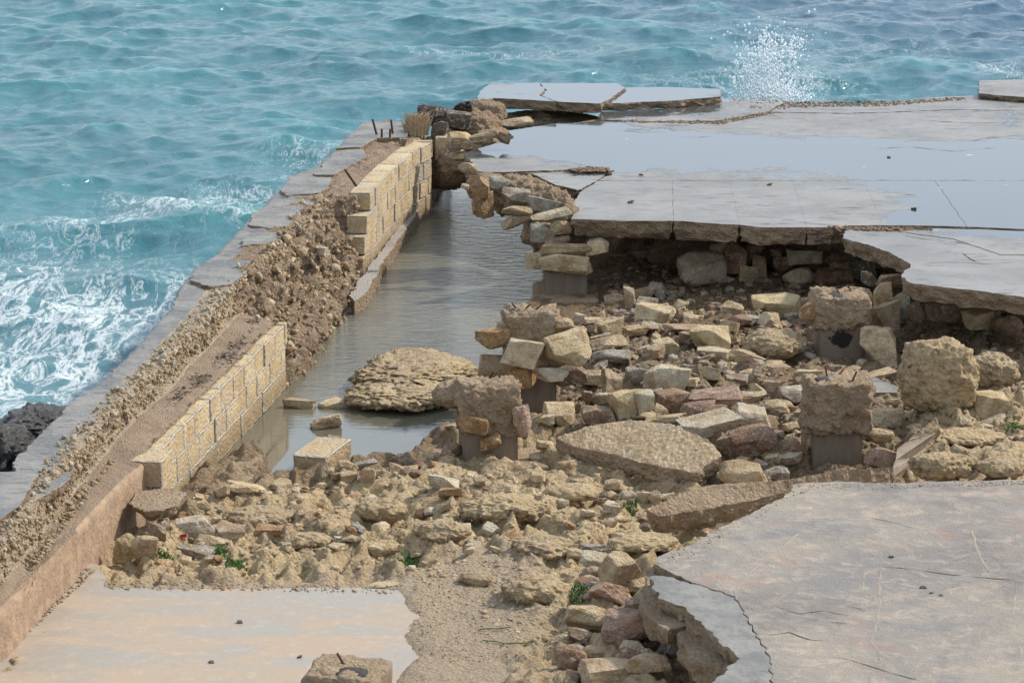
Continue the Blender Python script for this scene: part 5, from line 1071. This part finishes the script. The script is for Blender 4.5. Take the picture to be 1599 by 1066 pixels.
# ------------------------------------------------------------------ small things
def tufts(name, label, spots, mat, n=60, r=.09, L=.06, lean=1.):
    for i, (px, py, z, lb) in enumerate(spots):
        p = hit(px, py) if z is None else at_z(px, py, z); V_ = []; F_ = []
        for k in range(n):
            a = random.uniform(0, 6.28); q = r*random.random()**.6; x, y = p[0]+q*math.cos(a), p[1]+q*1.2*math.sin(a); z0 = (gh(x, y) if z is None else z); h_ = L*random.uniform(.5, 1.2); dx, dy = random.uniform(-1, 1)*h_*lean, random.uniform(-1, 1)*h_*lean; w_ = .004
            b0 = len(V_); V_ += [(x-w_, y, z0), (x+w_, y, z0), (x+dx*.5+w_, y+dy*.5, z0+h_*.7), (x+dx*.5-w_, y+dy*.5, z0+h_*.7), (x+dx, y+dy, z0+h_*.85)]; F_ += [(b0, b0+1, b0+2, b0+3), (b0+3, b0+2, b0+4)]
        me = bpy.data.meshes.new(name); me.from_pydata(V_, [], F_); me.update(); link(name, me, None, (M[mat],), label=lb, cat='seaweed' if mat == 'weed' else 'dry grass')
tufts('seaweed_clump', '', [(*cp('E', 110, 530), None, 'small green seaweed clump on the silty apron beside a pale puddle'), (*cp('E', 1115, 275), None, 'bright green weed in front of the tilted slab'), (*cp('E', 890, 660), None, 'green weed at the top left of the near rubble pile'), (*cp('F', 315, 505), None, 'green weed below the broken end of the near block wall'), (*cp('F', 640, 535), None, 'green weed right of the flat grey stone'), (*cp('F', 575, 480), None, 'dark green weed beside the flat grey stone'), (*cp('D', 1420, 400), None, 'green weed right of the perched yellow block')], 'weed', 90, .07, .035, 1.3)
tufts('dry_grass', '', [(*cp('H', 1135, 195), .75, 'straw coloured dry grass tuft at the far end of the sea wall')], 'straw', 420, .13, .26, .45)
for i, (x, y, h_) in enumerate(((925, 190, .17), (957, 205, .09), (998, 205, .09), (1010, 185, .15), (800, 425, .13))):
    p = at_z(*cp('H', x, y+20), .76); bm = bmesh.new(); bmesh.ops.create_cone(bm, cap_ends=True, segments=7, radius1=.014, radius2=.012, depth=h_+.08)
    me = bpy.data.meshes.new('rebar'); bm.to_mesh(me); bm.free(); r = link('rebar', me, None, (M['rust'],), label=('rusty iron bar stub leaning left, first in the row on the far wall', 'short rusty stub second in the row on the far wall', 'short rusty stub third in the row on the far wall', 'tall rusty bar at the right end of the row on the far wall', 'rusty bar poking from the core beside the stepped block wall end')[i], cat='iron bar')
    r.location = (p[0], p[1], .76+h_/2); r.rotation_euler = (0, (-.25, 0, .05, -.12, -.6)[i], 0)
put_stone(*cp('H', 1063, 237), 12, 8, 'b', 'brown', None, 'x')
bpy.data.objects.remove(bpy.data.objects[-1]) if False else None
for o in [o for o in bpy.data.objects if o.get('label') == 'x']:
    p = at_z(*cp('H', 1063, 245), .76); o.location = (p[0], p[1], .80); o.scale = (.09, .08, .07); o['label'] = 'small brown cube stone on top of the far wall near the dry grass'
p = at_z(150, 702, .55); b = bpy.data.objects.new('stone', SP['b'][2]); col.objects.link(b); b.location = (p[0], p[1]+.1, .56); b.scale = (.17, .2, .14); b.rotation_euler = (.1, 0, .4); b.color = (*COL['orange'], 1); tag(b, 'brown squared stone lodged at the foot of the broken wall lip on the ledge', 'stone')
# little stones bedded in the exposed core face
for k, (x, y, w_, h_, cl) in enumerate(((625, 590, 50, 45, 'cream'), (535, 765, 60, 30, 'cream'), (640, 780, 90, 60, 'pale'), (410, 870, 45, 35, 'cream'), (740, 790, 45, 60, 'orange'), (830, 855, 60, 80, 'orange'), (680, 640, 35, 30, 'orange'))):
    q = cp('H', x, y); y_ = None
    # march along the sight line to the core face
    d = ray(*q); yy = 20.
    while yy < 30:
        t = yy/d[1]; j = min(int((yy-ys[0])/.024), ny-1); zz = CAMZ+d[2]*t; xx = d[0]*t
        sx_ = X[j]; sz_ = Z[j]; o_ = np.argsort(sz_[28:]); 
        if xx < np.interp(zz, sz_[28:][o_], sx_[28:][o_]): break
        yy += .02
    put_stone(*q, w_/3.23, h_/3.23, 'b', cl, yy+.02, ('cream stone bedded high in the exposed wall core', 'flat cream stone in the middle of the exposed wall core', 'pale patch stone in the exposed wall core', 'small cream stone at the left of the exposed wall core', 'orange stone deep in the exposed wall core', 'orange stone low beside the stepped wall end', 'little orange stone near the top of the exposed wall core')[k])
for k_, (x, y) in enumerate(((1100, 220), (1050, 330), (1010, 375), (980, 400), (880, 480), (860, 490), (740, 570), (690, 600), (790, 545), (450, 720))):
    p = at_z(*cp('L', x, y), .57); V_ = []; F_ = []
    for q in range(46):
        a = random.uniform(0, 6.28); rr_ = .09*random.random()**.6; x0_, y0_ = p[0]+rr_*math.cos(a), p[1]+rr_*2*math.sin(a); a2 = random.uniform(0, 6.28); l_ = random.uniform(.02, .06); z_ = .565+random.uniform(0, .02); b0 = len(V_)
        dx, dy = l_*math.cos(a2), l_*math.sin(a2); V_ += [(x0_, y0_, z_), (x0_+dx, y0_+dy, z_+random.uniform(-.005, .012)), (x0_+dx-dy*.12, y0_+dy+dx*.12, z_+.006), (x0_-dy*.12, y0_+dx*.12, z_+.004)]; F_.append((b0, b0+1, b0+2, b0+3))
    me = bpy.data.meshes.new('dried_seaweed'); me.from_pydata(V_, [], F_); me.update(); link('dried_seaweed', me, None, (M['black'],), label='blackish dried seaweed scrap on the ledge, %s counting from its far end' % 'first second third fourth fifth sixth seventh eighth ninth tenth'.split()[k_], cat='seaweed', group='dried seaweed scraps on the ledge', kind='stuff')
PLB = ['dark chip alone on the front right slab, the largest and rightmost upper one', 'dark chip on the front right slab, rightmost of the row of three', 'dark chip on the front right slab, middle of the row of three', 'reddish dark chip high on the front right slab, leftmost there', 'dark pebble lying in the puddle on the wet deck', 'dark pebble on the dry part of the deck near the mossy crumbs', 'dark pebble near the puddle rim in the middle of the deck', 'tiny dark pebble on the deck left of the scored panels', 'dark pebble near the right end of the scored deck panels', 'dark pebble close above the near edge of the deck', 'dark speck of stone high on the low silty slab', 'dark speck of stone low on the low silty slab', 'dark speck of stone beside the sawn off pier']
for px, py, z_ in PEB:
    p = at_z(px, py, z_); b = bpy.data.objects.new('pebble', random.choice(SP['c'])); col.objects.link(b); q = random.uniform(.012, .022)*(1 if z_ < .72 else 1.5); b.location = (p[0], p[1], z_+q*.3); b.scale = (q*2, q*1.6, q); b.color = (*COL['dark'], 1)
    tag(b, PLB[PEB.index((px, py, z_))], 'pebble')
slab('broken_slab', W(.36, (200, 786), (212, 768), (262, 762), (290, 768), (280, 786), (256, 798), (225, 798)), .08, M['conc'], M['conc'], None, .02, .03, .05, .05, 6, relief=.01, label='broken brown mortar shelf under the jutting end block of the near wall', cat='broken slab')
boulder('boulder', 'crumbling pebbly concrete lump below the broken mortar shelf', 215, 840, 90, 80, D=YW1A-.05, depf=.8, lump=.18, fine=.08, mat='conc', sub=5, seed=61)
boulder('boulder', 'pale crumbling concrete lump between the orange step and the low slab', 175, 880, 80, 70, D=YW1A-.55, depf=.8, lump=.18, fine=.08, mat='conc', sub=5, seed=62)
# stones and pebbles standing out of the exposed core and the crusted lip
def crust(name, label, vm, n, a, b_, colr):
    idx = np.argwhere(vm); idx = idx[RNG.integers(0, len(idx), n)]; ico = bmesh.new(); bmesh.ops.create_icosphere(ico, subdivisions=1, radius=1); bv = np.array([v.co for v in ico.verts]); ico.verts.index_update(); bf = np.array([[v.index for v in f.verts] for f in ico.faces]); ico.free()
    P = np.stack([X[idx[:, 0], idx[:, 1]], Y[idx[:, 0], idx[:, 1]], Z[idx[:, 0], idx[:, 1]]], 1)+RNG.normal(size=(n, 3))*.012; r = a*(b_/a)**(RNG.random(n)**2.4)
    sc = r[:, None]*RNG.uniform(.6, 1.3, (n, 3)); V_ = bv[None]*(1+.25*RNG.normal(size=(n, len(bv), 1)))*sc[:, None]+P[:, None]; F_ = (bf[None]+(np.arange(n)*len(bv))[:, None, None]).reshape(-1, 3)
    o = link(name, mesh_np(name, V_.reshape(-1, 3), F_), seawall, (M['stone'],), kind='stuff'); o.matrix_parent_inverse = PINV; o.color = (*COL[colr], 1); tag(o, label); return o
kk = np.arange(nk)[None]; exm = ((ys > YW1B-.1) & (ys < YW2A-.05))[:, None]
crust('core_pebbles', 'tan pebbles standing out of the exposed wall core', exm & (kk >= cs[6]) & (kk < cs[10]+8), 2600, .006, .034, 'tan')
crust('core_pebbles', 'cream stones standing out of the exposed wall core', exm & (kk >= cs[6]) & (kk < cs[10]+8), 420, .012, .05, 'cream')
crust('core_pebbles', 'brown stones standing out of the exposed wall core', exm & (kk >= cs[6]) & (kk < cs[10]+8), 420, .012, .045, 'brown')
crust('lip_crust', 'pale crusted pebbles along the broken lip of the sea wall', (ys < YW1B+.1)[:, None] & (kk >= cs[5]+2) & (kk < cs[8]), 5200, .004, .020, 'tan')
crust('lip_crust', 'tan crusted stones along the broken lip of the sea wall', (ys < YW2A+.3)[:, None] & (kk >= cs[5]+3) & (kk < cs[7]), 700, .008, .034, 'pale')
# red scrap
p = hit(*cp('F', 398, 430)); bm = bmesh.new(); bmesh.ops.create_grid(bm, x_segments=5, y_segments=5, size=.02)
for v in bm.verts: v.co.z += random.uniform(-.02, .02)
bmesh.ops.solidify(bm, geom=bm.faces[:], thickness=.002)
me = bpy.data.meshes.new('plastic_scrap'); bm.to_mesh(me); bm.free(); o = link('plastic_scrap', me, None, (M['red'],), label='crumpled bright red plastic scrap between stones at the wall foot', cat='litter'); o.location = (p[0], p[1], p[2]+.04); o.rotation_euler = (1.3, .2, .3)
# twigs
for i, (px, py, ln, a) in enumerate(((cp('E', 500, 830)[0], cp('E', 500, 830)[1], .2, .1), (cp('E', 560, 895)[0], cp('E', 560, 895)[1], .3, -.25))):
    p = hit(px, py); V_ = []; n = 8
    bm = bmesh.new(); prev = None
    for k in range(n):
        t = (k/(n-1)-.5)*ln; x, y = p[0]+t*math.cos(a), p[1]+t*math.sin(a)+.02*math.sin(k); z0 = gh(x, y)+.012
        ring = [bm.verts.new((x, y+.004*math.cos(q), z0+.004*math.sin(q))) for q in (0, 2.1, 4.2)]
        if prev:
            for q in range(3): bm.faces.new((prev[q], prev[(q+1) % 3], ring[(q+1) % 3], ring[q]))
        prev = ring
    me = bpy.data.meshes.new('twig'); bm.to_mesh(me); bm.free(); link('twig', me, None, (M['weed'],), label=('thin curved green stalk on the silty apron, the farther one', 'thin straight green stalk on the silty apron, the nearer one')[i], cat='twig')

# ------------------------------------------------------------------ splash beyond the deck
def splash(label, px, py, n, wid, hgt, rmax):
    p = at_z(px, py, -.2); ico = bmesh.new(); bmesh.ops.create_icosphere(ico, subdivisions=1, radius=1); bv = np.array([v.co for v in ico.verts]); ico.verts.index_update(); bf = np.array([[v.index for v in f.verts] for f in ico.faces]); ico.free()
    t = RNG.random(n); h_ = hgt*t**2.2*RNG.uniform(.3, 1, n); x = p[0]+RNG.normal(size=n)*wid*(.35+.25*h_); y = p[1]+RNG.normal(size=n)*wid*.5; z = SEAZ+.15+h_*1.1
    # clumps
    cl = RNG.integers(0, 26, n); cx = RNG.normal(size=26)*wid*.5; cz = RNG.random(26)**1.5*hgt*.75; m = RNG.random(n) < .55; x = np.where(m, p[0]+cx[cl]+RNG.normal(size=n)*.07, x); z = np.where(m, SEAZ+.2+cz[cl]+RNG.normal(size=n)*.10, z)
    r = rmax*(.28+.72*RNG.random(n)**3); st = RNG.uniform(.8, 2.2, n)
    V_ = bv[None]*np.stack([r, r, r*st], 1)[:, None]+np.stack([x, y, z], 1)[:, None]; F_ = (bf[None]+(np.arange(n)*len(bv))[:, None, None]).reshape(-1, 3)
    me = mesh_np('spray', V_.reshape(-1, 3), F_); link('spray', me, None, (M['foam'],), True, kind='stuff', label=label, cat='spray')
splash('burst of white sea spray thrown up beyond the deck edge', 1200, 178, 4200, .5, 1.2, .020)
splash('small veil of sea spray beyond the raised slab at the right border', 1600, 150, 160, .35, .30, .012)
